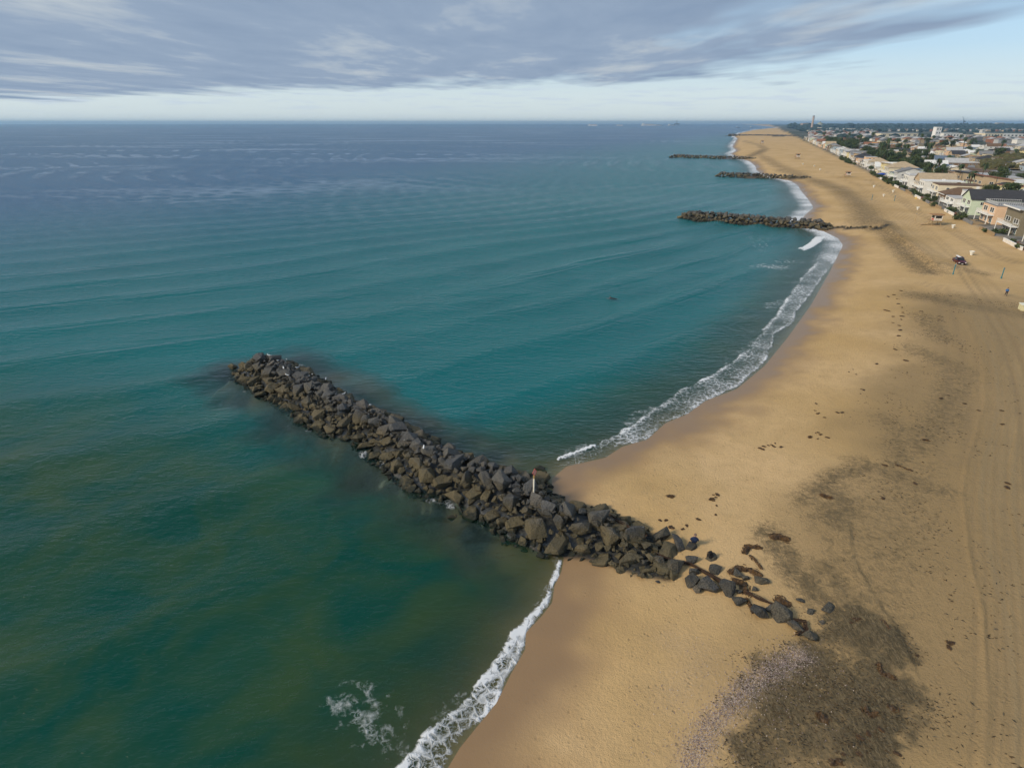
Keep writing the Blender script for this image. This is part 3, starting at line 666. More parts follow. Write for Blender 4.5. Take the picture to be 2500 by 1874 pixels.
groyne(1, 'rock_groyne', 150, 1.4, 2.7, 250, GROYNE_LABELS[2], lambda rr: [(x, y, max(ground(x, y), 0)+.35, rr.uniform(.9, 1.6)) for x, y in [(117+19*k/16+rr.uniform(-1, 1), 226-11*k/16+rr.uniform(-1.2, 1.2)) for k in range(17)]], 12)
groyne(3, 'rock_groyne', 130, 1.8, 3.0, 0, GROYNE_LABELS[4], None, 13)
groyne(4, 'rock_groyne', 150, 2.2, 3.4, 0, GROYNE_LABELS[5], None, 14)
groyne(5, 'rock_groyne', 160, 4.0, 7.0, 0, 'farthest rock groyne, dark jetty at the river mouth near the horizon', None, 15)
# ---- the loose tail of the near groyne: single rocks half sunk in the sand
TAIL = [(1612,1312,40,1),(1655,1330,42,.7),(1697,1343,40,.8),(1738,1363,24,.5),(1610,1376,38,1),(1648,1392,42,1),(1692,1398,26,.9),(1688,1424,38,.9),(1702,1441,24,.7),(1730,1435,46,1),(1776,1443,42,.9),(1806,1446,16,.8),(1806,1472,36,.8),(1851,1500,38,.9),(1880,1490,24,.9),
    (1904,1509,48,.7),(1946,1533,38,.7),(1976,1555,36,.6),(1745,1393,28,.6),(1800,1404,30,.5),(1818,1412,24,.6),(1858,1419,32,.5),(1955,1466,18,.6),(2022,1486,30,.5),(1564,1407,20,.6),(1606,1421,13,.5),(1684,1367,30,.4),(1575,1375,26,.8),(1395,1063,8,.6),(1980,1495,20,.4),(2005,1520,14,.4),(1840,1440,18,.5)]
WHERE = ['tucked against the landward end of the near groyne', 'broad and flat, just left of the seated person', 'under the seated person in the dark blue jacket', 'flat and pale, under the black backpack', 'tall, in the landward row facing the lower sand', 'large and squarish, in the landward row facing the lower sand',
  'small, wedged behind the dark row above the lower sand', 'blocky with a flat top, middle of the landward row', 'small, at the foot of the landward row', 'large and pointed, middle of the landward row', 'rounded and pale, middle of the landward row', 'smallest stone in the landward row', 'pale and sandy, beside the kelp in the landward row',
  'dark wedge below the kelp strands, near the end of the row', 'small dark stone in the gap near the end of the row', 'wide and broken, third from the end of the row', 'pale, second from the end of the row', 'dark and angular, last of the row by the dark litter', 'low and grey, alone on the sand right of the row', 'flat, under the upper arch of the big kelp heap',
  'flat, inside the big kelp heap', 'flat dark slab right of the big kelp heap', 'thin upright stone by the kelp near the row end', 'dark stone alone on the sand beyond the row end', 'small, on the lower sand below the groyne', 'smallest, alone on the lower sand below the groyne', 'long thin slab half buried behind the row', 'low, between two larger rocks of the row',
  'tiny dark stone alone near the north cove waterline', 'half-buried slab in the litter near the end of the row', 'half-buried chip in the dark litter', 'small, between the kelp heap and the row']
ROCKS = []
for (u, v, d, fl), wh in zip(TAIL, WHERE):
    p = PT(u, v); zc_ = -(ray(u, v)[2])/HC*0+math.sqrt(p.x**2+p.y**2+(HC-p.z)**2)*FPX/math.sqrt(FPX**2+(u-1250)**2+(v-937)**2)
    s = d*zc_/FPX*1.25
    o = put_boulder(None, p.x, p.y, p.z+0.20*s*fl, s, True, random.Random(u), flat=max(.6, fl*1.05), name='loose_rock')
    tag(o, 'grey rock '+wh, 'rock', 'loose rocks trailing off the near groyne'); ROCKS.append(o)
# ================================================================== KELP
t = NT('kelp'); oc = t.n('ShaderNodeTexCoord').outputs['Object']; k1 = t.noise(oc, 2.5, 4, 0.7); rnd = t.n('ShaderNodeObjectInfo').outputs['Random']
M_KELP = t.fin(t.pbsdf(t.mix(t.ramp(k1, [(0.35, 0.0), (0.65, 1.0)]), (0.022, 0.012, 0.004), (0.105, 0.052, 0.012)), 0.5, 0.4))
t = NT('dry_wrack'); oc = t.n('ShaderNodeTexCoord').outputs['Object']; k1 = t.noise(oc, 3, 3, 0.7)
M_WRACK = t.fin(t.pbsdf(t.mix(k1, (0.030, 0.018, 0.012), (0.075, 0.045, 0.028)), 0.8, 0.2))
def kelp_mesh(seed, path, w, n, hgt=0.22):
    """a heap of strap-like fronds laid along a path"""
    r = random.Random(seed); m = MB()
    L = len(path)-1
    for i in range(n):
        q = r.random()*L; a = int(q); f = q-a
        cx = path[a][0]*(1-f)+path[a+1][0]*f; cy = path[a][1]*(1-f)+path[a+1][1]*f
        tx = path[a+1][0]-path[a][0]; ty = path[a+1][1]-path[a][1]; an = math.atan2(ty, tx)+r.gauss(0, .55)
        rr = abs(r.gauss(0, .45)); side = r.choice((-1, 1)); cx += -math.sin(an)*side*rr*w; cy += math.cos(an)*side*rr*w
        ln = r.uniform(.5, 1.2)*max(.35, w*1.1); bw = r.uniform(.04, .10)*max(.6, w)
        z0 = hgt*max(.15, 1-rr)*r.uniform(.3, 1)
        pts = []
        for k in range(4):
            s_ = (k/3-.5)*ln; pts.append((cx+math.cos(an+.5*s_)*s_, cy+math.sin(an+.5*s_)*s_, max(.02, z0*(1-abs(k-1.5)*.4)+r.uniform(-.02, .02))))
        vs = []
        for k, p_ in enumerate(pts):
            wd = bw*(1 if k in (1, 2) else .5); vs += [(p_[0]-math.sin(an)*wd, p_[1]+math.cos(an)*wd, p_[2]), (p_[0], p_[1], p_[2]+bw*.5), (p_[0]+math.sin(an)*wd, p_[1]-math.cos(an)*wd, p_[2])]
        m.add(vs, [(3*k, 3*k+1, 3*k+4, 3*k+3) for k in range(3)]+[(3*k+1, 3*k+2, 3*k+5, 3*k+4) for k in range(3)])
    # a low mat underneath so that the heap reads as one mass
    for a in range(L):
        for f in (0.15, .5, .85):
            cx = path[a][0]*(1-f)+path[a+1][0]*f; cy = path[a][1]*(1-f)+path[a+1][1]*f
            k_ = 9; ring = [(cx+math.cos(6.283*j/k_)*w*r.uniform(.45, .8), cy+math.sin(6.283*j/k_)*w*r.uniform(.45, .8), .005) for j in range(k_)]
            m.add(ring+[(cx, cy, hgt*.75)], [(j, (j+1) % k_, k_) for j in range(k_)])
    return m.mesh('kelp', [M_KELP], fix=False)
def kelp_at(px_pts, w, n, label, hgt=.22, seed=0, mat=None, dz=0.02):
    P3 = [PT(u, v) for u, v in px_pts]; c0 = sum((p for p in P3), Vector())/len(P3)
    path = [(p.x-c0.x, p.y-c0.y) for p in P3]
    if len(path) == 1: path = [(-w*.4, 0), (w*.4, .05)]
    me = kelp_mesh(seed or int(px_pts[0][0]*7+px_pts[0][1]), path, w, n, hgt)
    zg = [ground(p.x, p.y) for p in P3]
    o = mesh_obj('kelp_clump', me, None, None, (c0.x, c0.y, sum(zg)/len(zg)+dz)); tag(o, label, 'kelp', 'kelp washed up on the sand'); return o
kelp_at([(1818,1352),(1826,1334),(1858,1336)], .42, 110, 'hook-shaped brown kelp heap on the sand right of the backpack')
kelp_at([(1830,1356),(1846,1370),(1860,1390)], .18, 45, 'thin brown kelp tail trailing below the hook-shaped heap')
kelp_at([(1785,1400),(1800,1388),(1835,1392),(1858,1405)], .48, 150, 'largest brown kelp heap, arched over flat stones near the landward rocks', .3)
kelp_at([(1790,1418),(1815,1425),(1822,1450)], .45, 110, 'brown kelp heap draped below the arched one, beside the rock row', .3)
kelp_at([(1885,1312),(1905,1312),(1925,1316)], .55, 110, 'oval brown kelp mound alone on open sand above the rock row')
kelp_at([(1900,1462),(1925,1478)], .5, 90, 'brown kelp mound just above the last rocks of the row')
kelp_at([(2006,1209),(2030,1216)], .42, 60, 'oval kelp mound at the edge of the litter, highest on the right sand')
kelp_at([(1630,1212),(1645,1211)], .32, 45, 'small ring of kelp on pale sand above the groyne')
kelp_at([(1733,1220),(1742,1218)], .25, 30, 'small dark kelp pair beside the ring of kelp')
kelp_at([(1822,1462),(1832,1480),(1838,1496)], .24, 60, 'dark brown kelp strip hanging between rocks near the row end', .3)
kelp_at([(2005,1746),(2012,1760)], .34, 70, 'teardrop of dark kelp in the litter at lower right')
kelp_at([(2030,1861),(2055,1858)], .22, 40, 'low dark kelp strip at the bottom edge of the litter')
kelp_at([(2112,1728),(2122,1745),(2140,1740)], .22, 45, 'broken dark kelp patch in the middle of the lower litter')
kelp_at([(2180,1730)], .26, 30, 'small round dark kelp patch at the right of the lower litter')
kelp_at([(2145,1620),(2152,1645),(2185,1655)], .30, 60, 'spiky dark kelp patch in the upper litter')
kelp_at([(2085,1513),(2100,1512)], .2, 30, 'flat kelp scrap at the top of the litter')
kelp_at([(2145,1513),(2160,1520),(2170,1535)], .25, 40, 'ragged kelp scraps just left of the small sand scarp')
kelp_at([(2252,1074),(2266,1075)], .25, 30, 'narrow dark kelp scrap on the litter band up the beach')
kelp_at([(2187,1135),(2210,1144),(2228,1150)], .12, 30, 'thin line of kelp on the litter band up the beach')
kelp_at([(2158,757),(2172,760)], .3, 30, 'dark kelp streak high on the open beach near the berm')
kelp_at([(1977,1067)], .28, 28, 'round black kelp knot on smooth sand')
kelp_at([(2298,973)], .3, 24, 'small kelp scrap on the right-hand sand')
# strands of wrack along the groyne tail
for i, (pts, lab) in enumerate([([(1590,1350),(1640,1372),(1680,1378),(1720,1400),(1760,1425),(1790,1440)], 'long brown strand of wrack lying along the landward rocks'), ([(1822,1448),(1850,1466),(1890,1482)], 'short brown strand of wrack behind the last rocks'), ([(1935,1515),(1962,1520),(1965,1540),(1945,1552)], 'loop of brown wrack round the second last rock'), ([(1480,1280),(1530,1310),(1575,1335)], 'dark wrack caught among boulders at the groyne root')]):
    m = MB(); r = random.Random(i)
    for k in range(7):
        q = [PT(u+r.uniform(-7, 7), v+r.uniform(-4, 4)) for u, v in pts]
        q = [p+Vector((0, 0, .12+r.uniform(0, .2)+(.9 if i == 3 else 0))) for p in q]
        m.tube(q, [r.uniform(.03, .06)]*len(q), 4)
    o = m.obj('wrack_strand', M_WRACK); tag(o, lab, 'seaweed', 'strands of wrack along the rocks')
# drift litter: thousands of sticks and weed crumbs, and pale shell chips; nobody could count them
def crumbs(name, n, weight, mats, lo, hi, label, seed, poly_px, thin=.16):
    pl_ = PL(poly_px); g = np.random.default_rng(seed); xs = [p[0] for p in pl_]; ys = [p[1] for p in pl_]; vs = []; fs = []; mi = []
    cx = g.uniform(min(xs), max(xs), n*6); cy = g.uniform(min(ys), max(ys), n*6); k_ = weight(cx, cy) > g.random(n*6); cx, cy = cx[k_][:n], cy[k_][:n]
    cz = sand_h(cx, cy, shore_s(cx, cy)); L_ = g.uniform(lo, hi, len(cx)); A_ = np.where(g.random(len(cx)) < .65, g.normal(-.5, .45, len(cx)), g.uniform(0, 3.14, len(cx)))
    for x, y, z, L, a in zip(cx, cy, cz, L_, A_):
        w = L*thin*.5+.012; c_, s_ = math.cos(a), math.sin(a); b0 = len(vs); h = w*1.3
        vs += [(x-c_*L/2, y-s_*L/2, z-.01), (x-s_*w, y+c_*w, z-.01), (x+c_*L/2, y+s_*L/2, z), (x+s_*w, y-c_*w, z-.01), (x, y, z+h+.015)]
        fs += [(b0, b0+3, b0+4), (b0+3, b0+2, b0+4), (b0+2, b0+1, b0+4), (b0+1, b0, b0+4)]; mi += [int(L*977) % len(mats)]*4
    me = bpy.data.meshes.new(name); me.from_pydata(vs, [], fs)
    for m_ in mats: me.materials.append(m_)
    me.polygons.foreach_set('material_index', mi); o = mesh_obj(name, me); tag(o, label, 'litter', kind='stuff'); return o
W_A = paint('wrack_brown', (.075, .052, .030), .9, .1, .3, 3); W_B = paint('wrack_grey', (.11, .095, .070), .9, .1, .3, 3); W_C = paint('wrack_black', (.030, .026, .020), .8, .2, .3, 3)
crumbs('drift_litter', 4200, lambda x, y: sstep(-1.6, 1.6, poly_in_d(x, y, D1)+1.6*vnoise(x, y, 1.6, 11))*(.35+.65*sstep(-.3, .4, vnoise(x, y, 1.1, 16))), [W_A, W_B, W_C], .07, .30, 'dark drift litter of sticks and weed spread over the lower right sand', 5, [(1700,1990),(1740,1500),(2260,1420),(2330,1990)])
crumbs('drift_litter', 4200, lambda x, y: sstep(-3, 4, poly_in_d(x, y, D10))*sstep(.05, .5, vnoise(x, y, 4.5, 17)+.5*vnoise(x, y, 1.3, 18)), [W_A, W_B, W_C], .10, .40, 'thin drift litter scattered up the right-hand beach', 6, [(1850,1990),(1900,1250),(2200,700),(2520,740),(2620,1990)])
CH_A = paint('shell_pale', (.44, .37, .33), .6, .3, .2, 3); CH_B = paint('shell_mauve', (.22, .17, .17), .6, .3, .2, 3)
SH_L = PL([(1690,1900),(1700,1830),(1745,1755),(1835,1665),(1950,1600)])
crumbs('shell_grit', 4200, lambda x, y: np.exp(-(seg_dist(x, y, SH_L)[0]/.75)**2)+.05*np.exp(-(seg_dist(x, y, SH_L)[0]/3.5)**2), [CH_A, CH_B, CH_B], .04, .10, 'band of pale broken shell along the edge of the dark litter', 7, [(1560,1990),(1600,1560),(2000,1540),(1850,1990)], .8)
# small scraps
SCR = {'on smooth sand above the groyne': [(1612,1270),(1626,1270),(1636,1286),(1640,1287),(1666,1291),(1676,1283),(1705,1268),(1749,1234),(1747,1256),(1742,1208),(1748,1214),(1752,1207)],
  'in the arc of dark scraps on pale sand': [(1855,1094),(1865,1090),(1876,1087),(1884,1086),(1890,1090),(1906,1091),(1862,1096),(1892,1082)],
  'on open sand, middle of the beach': [(1991,1057),(1998,1056),(2004,1061),(2021,1068),(1997,1071),(2000,1008),(1990,1002),(1996,1010),(2044,1007),(2056,1007),(1993,985),(2103,950),(2109,952),(2101,961),(2072,908),(2083,902),(2140,888),(2090,914),(2013,1019)],
  'along the footprint trail up the beach': [(2183,720),(2190,730),(2193,742),(2203,751),(2205,763),(2202,772),(2181,773),(2200,780),(2196,795),(2199,806),(2194,820),(2180,788),(2186,853),(2212,880),(2168,724),(2200,710)],
  'in the litter on the right': [(2249,760),(2292,780),(2290,784),(2315,965),(2355,985),(2390,1002),(2446,1002),(2448,1036),(2460,1190),(2460,1180),(2132,1218),(2062,1372),(2060,1395),(2156,1216),(2253,1128),(2106,1490),(2318,1580),(2322,1570),(2240,1600),(2080,1520),(2130,1540),(2165,1560),(2235,1180),(2160,1135),(2190,1840),(2060,1840),(2098,1840),(2100,1800),(2150,1780),(2120,1790)]}
SCM = [kelp_mesh(500+i, [(-.2, 0), (.2, .08)], .26, 16, .12) for i in range(5)]
r = random.Random(5)
for wh, pts in SCR.items():
    for u, v in pts:
        p = PT(u, v); o = mesh_obj('kelp_scrap', r.choice(SCM), None, None, (p.x, p.y, p.z+.015), (0, 0, r.uniform(0, 6.28)), (r.uniform(.45, .95)*(1 if v > 900 else 1.5),)*3)
        tag(o, 'small kelp scrap '+wh, 'kelp', 'kelp scraps '+wh)
# ================================================================== SIGN, PEOPLE, BACKPACK, BIRDS
p0 = P(1303, 1203, 2.6)
sg = empty('warning_sign', (p0[0], p0[1], 2.3)); tag(sg, 'pale post with a red diamond sign standing on the near groyne', 'sign')
MB().lathe([(.085, 0), (.085, 1.9), (.075, 1.92)], 10).obj('post', paint('post_white', (.78, .74, .62), .6), sg)
MB().lathe([(.05, 1.9), (.05, 2.7)], 8).obj('post_sleeve', paint('sleeve_ochre', (.55, .36, .12), .6), sg)
pl = MB().prism([(0, 2.3), (.33, 2.72), (0, 3.14), (-.33, 2.72)], 'y', -.09, -.06).obj('sign_plate', paint('sign_red', (.55, .13, .10), .5), sg); pl.rotation_euler = (0, 0, .75)
pl2 = MB().prism([(0, 2.42), (.24, 2.72), (0, 3.02), (-.24, 2.72)], 'y', -.096, -.092).obj('sign_face', paint('sign_pale', (.62, .30, .26), .5), pl)
def skin_figure(name, joints, edges, mats, matof, root=0, sub=2):
    me = bpy.data.meshes.new(name); me.from_pydata([j[0] for j in joints], edges, []); ob = bpy.data.objects.new(name, me); COL.objects.link(ob)
    md = ob.modifiers.new('skin', 'SKIN'); 
    if not me.skin_vertices: me.skin_vertices.new()
    for i, j in enumerate(joints):
        rr = j[1]; me.skin_vertices[0].data[i].radius = rr if isinstance(rr, tuple) else (rr, rr); me.skin_vertices[0].data[i].use_root = (i == root)
    sb = ob.modifiers.new('sub', 'SUBSURF'); sb.levels = sub; sb.render_levels = sub
    dg = bpy.context.evaluated_depsgraph_get(); ev = ob.evaluated_get(dg); nm = bpy.data.meshes.new_from_object(ev, depsgraph=dg)
    bpy.data.objects.remove(ob); nm.name = name
    nm.materials.clear()
    for m_ in mats: nm.materials.append(m_)
    js = [Vector(j[0]) for j in joints]
    for p_ in nm.polygons:
        c_ = p_.center; k = min(range(len(js)), key=lambda q: (js[q]-c_).length-1.15*(max(joints[q][1]) if isinstance(joints[q][1], tuple) else joints[q][1])); p_.material_index = matof[k]; p_.use_smooth = True
    return nm
SKIN = paint('skin', (.42, .25, .17), .6); NAVY = paint('jacket_navy', (.010, .022, .065), .8); DARKTR = paint('trousers_dark', (.02, .022, .03), .85); BLUE = paint('shirt_blue', (.06, .16, .36), .8); HAIR = paint('hair_dark', (.03, .02, .015), .7); GREYHAIR = paint('hair_grey_brown', (.16, .11, .09), .7); SHOE = paint('shoe', (.03, .03, .03), .7); WETSUIT = paint('wetsuit', (.012, .013, .016), .5)
def person(label, joints, edges, mats, matof, loc, rz, head, hair, group=None):
    e = empty('person', loc, rz); tag(e, label, 'person', group)
    nm = skin_figure('body', joints, edges, mats, matof)
    mesh_obj('body', nm, None, e)
    h = MB(); hx, hy, hz_ = head
    prof = [(.112*math.sin(math.radians(a)), .14*math.cos(math.radians(a))) for a in range(100, -1, -20)]; prof[-1] = (.004, .14)
    h.lathe(prof, 10); ho = h.obj('hair', hair, e, (hx, hy-.015, hz_+.01)); return e
# hands: a palm vertex then five short chains
def hand(J, E, M_, wrist, d, mi=0, s=1.0):
    d = Vector(d).normalized(); side = d.cross(Vector((0, 0, 1))); side = side.normalized() if side.length > .1 else Vector((1, 0, 0)); up = side.cross(d)
    w = Vector(J[wrist][0]); J.append((tuple(w+d*.07), (.036, .02))); M_.append(mi); E.append((wrist, len(J)-1)); pm = len(J)-1
    for k, (o_, ln) in enumerate([(-.033, .065), (-.011, .08), (.011, .078), (.033, .06)]):
        b = Vector(J[pm][0])+side*o_+d*.03; J.append((tuple(b), .010)); M_.append(mi); E.append((pm, len(J)-1))
        J.append((tuple(b+d*ln*.6-up*.015), .009)); M_.append(mi); E.append((len(J)-2, len(J)-1))
        J.append((tuple(b+d*ln*.9-up*.04), .008)); M_.append(mi); E.append((len(J)-2, len(J)-1))
    b = w+d*.04+side*.045; J.append((tuple(b), .011)); M_.append(mi); E.append((wrist, len(J)-1)); J.append((tuple(b+d*.04+side*.025), .009)); M_.append(mi); E.append((len(J)-2, len(J)-1))
# seated person, back to the camera, looking up the beach (+Y local)
J = [((0,0,.12),(.21,.17)), ((0,-.02,.32),(.205,.15)), ((0,0,.54),(.21,.16)), ((0,.02,.63),(.13,.11)), ((0,.04,.70),(.085,.085)), ((0,.06,.80),(.135,.145)), ((0,.065,.90),(.12,.13)), ((0,.20,.80),(.03,.03)),
  ((-.20,.02,.55),(.115,.115)), ((-.27,.10,.33),(.085,.085)), ((-.22,.33,.24),(.042,.042)), ((.20,.02,.55),(.115,.115)), ((.27,.10,.33),(.085,.085)), ((.22,.33,.24),(.042,.042)),
  ((-.10,.10,.12),(.10,.10)), ((-.15,.46,.24),(.075,.075)), ((-.15,.56,-.16),(.05,.05)), ((-.15,.70,-.20),(.042,.035)), ((.10,.10,.12),(.10,.10)), ((.15,.46,.24),(.075,.075)), ((.15,.56,-.16),(.05,.05)), ((.15,.70,-.20),(.042,.035))]
E = [(0,1),(1,2),(2,3),(3,4),(4,5),(5,6),(5,7),(2,8),(8,9),(9,10),(2,11),(11,12),(12,13),(0,14),(14,15),(15,16),(16,17),(0,18),(18,19),(19,20),(20,21)]
MO = [1,1,1,1,0,0,0,0,1,1,1,1,1,1,2,2,2,3,2,2,2,3]
hand(J, E, MO, 10, (.3,.9,-.1)); hand(J, E, MO, 13, (-.3,.9,-.1))
ps = PT(1690, 1334); rk_top = 0.0
ROCKS[2].location = (ps.x-.02, ps.y+.05, ps.z+.02); ROCKS[2].rotation_euler = (.05, .1, .6); ROCKS[2].scale = (1.6, 1.25, 1.3); bpy.context.view_layer.update()
rk_top = max((ROCKS[2].matrix_world @ v_.co).z for v_ in ROCKS[2].data.vertices)-.02; tvx = max((ROCKS[2].matrix_world @ v_.co for v_ in ROCKS[2].data.vertices), key=lambda q: q.z)
sit = person('person in a dark blue jacket sitting on a rock with back turned', J, E, [SKIN, NAVY, DARKTR, SHOE], MO, ((tvx.x+ROCKS[2].location.x)/2, (tvx.y+ROCKS[2].location.y)/2, rk_top-.06), -.25, (0,.045,.86), GREYHAIR); sit.scale = (1.15,)*3
# the rock that carries the seated person gets a top under the seat
# walker in a blue shirt, mid-stride, walking towards the camera-right
def walker(mats, sw=.28):
    J = [((0,0,.95),(.15,.12)), ((0,0,1.15),(.18,.14)), ((0,.01,1.38),(.21,.15)), ((0,.02,1.47),(.11,.11)), ((0,.03,1.53),(.075,.075)), ((0,.04,1.63),(.12,.135)), ((0,.04,1.72),(.105,.12)), ((0,.14,1.625),(.02,.02)),
      ((-.20,.01,1.40),(.10,.10)), ((-.26,-.08,1.13),(.07,.07)), ((-.24,.06,.90),(.038,.038)), ((.20,.01,1.40),(.10,.10)), ((.26,.02,1.12),(.07,.07)), ((.24,.20,.92),(.038,.038)),
      ((-.10,0,.88),(.13,.13)), ((-.11,sw*.7,.50),(.09,.09)), ((-.10,sw,.09),(.045,.045)), ((-.10,sw+.15,.04),(.045,.035)), ((.10,0,.88),(.13,.13)), ((.11,-.02,.50),(.09,.09)), ((.10,-sw,.12),(.045,.045)), ((.10,-sw+.13,.04),(.045,.035))]
    E = [(0,1),(1,2),(2,3),(3,4),(4,5),(5,6),(5,7),(2,8),(8,9),(9,10),(2,11),(11,12),(12,13),(0,14),(14,15),(15,16),(16,17),(0,18),(18,19),(19,20),(20,21)]
    MO = [2,1,1,1,0,0,0,0,1,1,0,1,1,0,2,2,2,3,2,2,2,3]
    hand(J, E, MO, 10, (0,.3,-1)); hand(J, E, MO, 13, (0,.5,-.8)); return J, E, MO
J, E, MO = walker(None); pw = PT(2455, 722)
person('person in a blue shirt walking on the open sand near the right edge', J, E, [SKIN, BLUE, DARKTR, SHOE], MO, tuple(pw), 2.6, (0,.03,1.68), HAIR)
# surfer lying low in the cove
J = [((0,0,.10),(.14,.10)), ((0,.3,.16),(.16,.11)), ((0,.45,.22),(.08,.08)), ((0,.56,.30),(.085,.09)), ((0,.60,.37),(.07,.08)), ((-.2,.36,.16),(.06,.06)), ((-.36,.5,.0),(.045,.045)), ((-.34,.72,-.05),(.035,.035)), ((.2,.36,.16),(.06,.06)), ((.36,.5,.0),(.045,.045)), ((.34,.72,-.05),(.035,.035)), ((-.09,-.15,.08),(.09,.08)), ((-.10,-.55,.06),(.06,.06)), ((-.10,-.95,.06),(.04,.04)), ((.09,-.15,.08),(.09,.08)), ((.10,-.55,.06),(.06,.06)), ((.10,-.95,.06),(.04,.04))]
E = [(0,1),(1,2),(2,3),(3,4),(1,5),(5,6),(6,7),(1,8),(8,9),(9,10),(0,11),(11,12),(12,13),(0,14),(14,15),(15,16)]; MO = [1,1,0,0,0]+[1,1,0]*2+[1]*6
pz = P(1495, 729, .2); person('surfer in a dark wetsuit paddling alone on the teal water', J, E, [SKIN, WETSUIT], MO, (pz[0], pz[1], .22), 1.2, (0,.58,.36), HAIR)
bd_ = MB().hexa([(-.12,-1.1,.0),(.12,-1.1,.0),(.2,.9,.0),(-.2,.9,.0)], [(-.15,-1.15,.07),(.15,-1.15,.07),(.22,.9,.07),(-.22,.9,.07)]); bd_.prism([(-.22,.9),(.22,.9),(.0,1.45)], 'z', .0, .07)
tag(bd_.obj('surfboard', paint('board_dark', (.06, .07, .08), .4), None, (pz[0], pz[1], .15), 1.2), 'dark surfboard under the surfer in the cove', 'surfboard')
# backpack on its flat stone
pb = PT(1733, 1362); bp = empty('backpack', (pb.x, pb.y, pb.z+.12), .4); tag(bp, 'black backpack set on a flat stone right of the seated person', 'backpack')
MB().hexa([(-.24,-.17,0),(.24,-.17,0),(.24,.17,0),(-.24,.17,0)], [(-.15,-.08,.58),(.13,-.08,.58),(.13,.12,.6),(-.15,.12,.6)]).obj('bag', paint('bag_black', (.012, .012, .014), .75), bp)
MB().hexa([(-.17,-.26,.03),(.17,-.26,.03),(.17,-.15,.03),(-.17,-.15,.03)], [(-.14,-.2,.3),(.14,-.2,.3),(.14,-.12,.3),(-.14,-.12,.3)]).obj('front_pocket', paint('bag_black', (.012,)*3), bp)
for s_ in (-1, 1): MB().tube([(s_*.12,.13,.55),(s_*.15,.24,.4),(s_*.16,.22,.12),(s_*.18,.16,.04)], .025, 5).obj('strap', paint('bag_black', (.012,)*3), bp)
MB().tube([(-.05,.05,.58),(-.04,.05,.66),(.03,.05,.66),(.04,.05,.58)], .014, 5).obj('handle', paint('bag_black', (.012,)*3), bp)
# gulls resting on the seaward end
WHITE = paint('gull_white', (.85, .85, .83), .7); GREY = paint('gull_grey', (.30, .32, .35), .7); BEAK = paint('gull_beak', (.7, .42, .05), .6)
def gull_parts():
    b = MB().tube([(0,-.26,.20),(0,-.14,.21),(0,0,.20),(0,.13,.23),(0,.19,.31),(0,.23,.37),(0,.29,.385)], [.015,.07,.10,.085,.055,.058,.02], 8).mesh('body', [WHITE], True)
    w = MB().hexa([(.07,-.34,.20),(.10,-.1,.16),(.085,.12,.20),(.06,.1,.27)], [(.09,-.36,.23),(.125,-.1,.19),(.10,.12,.22),(.075,.1,.30)]).mesh('wing', [GREY])
    w2 = MB().hexa([(-.07,-.34,.20),(-.10,-.1,.16),(-.085,.12,.20),(-.06,.1,.27)], [(-.09,-.36,.23),(-.125,-.1,.19),(-.10,.12,.22),(-.075,.1,.30)]).mesh('wing', [GREY])
    k = MB().tube([(0,.28,.385),(0,.37,.37)], [.018,.006], 5).mesh('beak', [BEAK]); lg = MB().tube([(.03,0,.14),(.03,0,0),(.03,.06,0)], .008, 4).mesh('leg', [BEAK]); l2 = MB().tube([(-.03,0,.14),(-.03,0,0),(-.03,.06,0)], .008, 4).mesh('leg', [BEAK])
    return [('body', b), ('wing', w), ('wing', w2), ('beak', k), ('leg', lg), ('leg', l2)]
GP = gull_parts(); r = random.Random(3); dg = bpy.context.evaluated_depsgraph_get()
bl = [(o.matrix_world.translation.copy(), max(o.scale)) for o in near_groyne.children if o.name.startswith('boulder')]
bpy.context.view_layer.update()
for u, v in [(667,878),(718,873),(739,903),(762,903),(783,913),(716,911),(782,906),(845,950),(891,988),(700,923),(1055,1100),(690,890)]:
    tgt = None
    for zz in (2.4,):
        x, y = P(u, v, zz); best = min(near_groyne.children, key=lambda o: math.hypot(o.location.x-x, o.location.y-y) if o.name.startswith('boulder') else 1e9)
        top = max((best.matrix_world @ vv.co).z for vv in best.data.vertices); tv = max(((best.matrix_world @ vv.co) for vv in best.data.vertices), key=lambda q: q.z)
    e = empty('seagull', (tv.x, tv.y, tv.z-.01), r.uniform(0, 6.28)); e.scale = (1.0,)*3; tag(e, 'white and grey gull on the near groyne boulders', 'gull', 'gulls on the near groyne')
    for nm, me in GP: mesh_obj(nm, me, None, e)
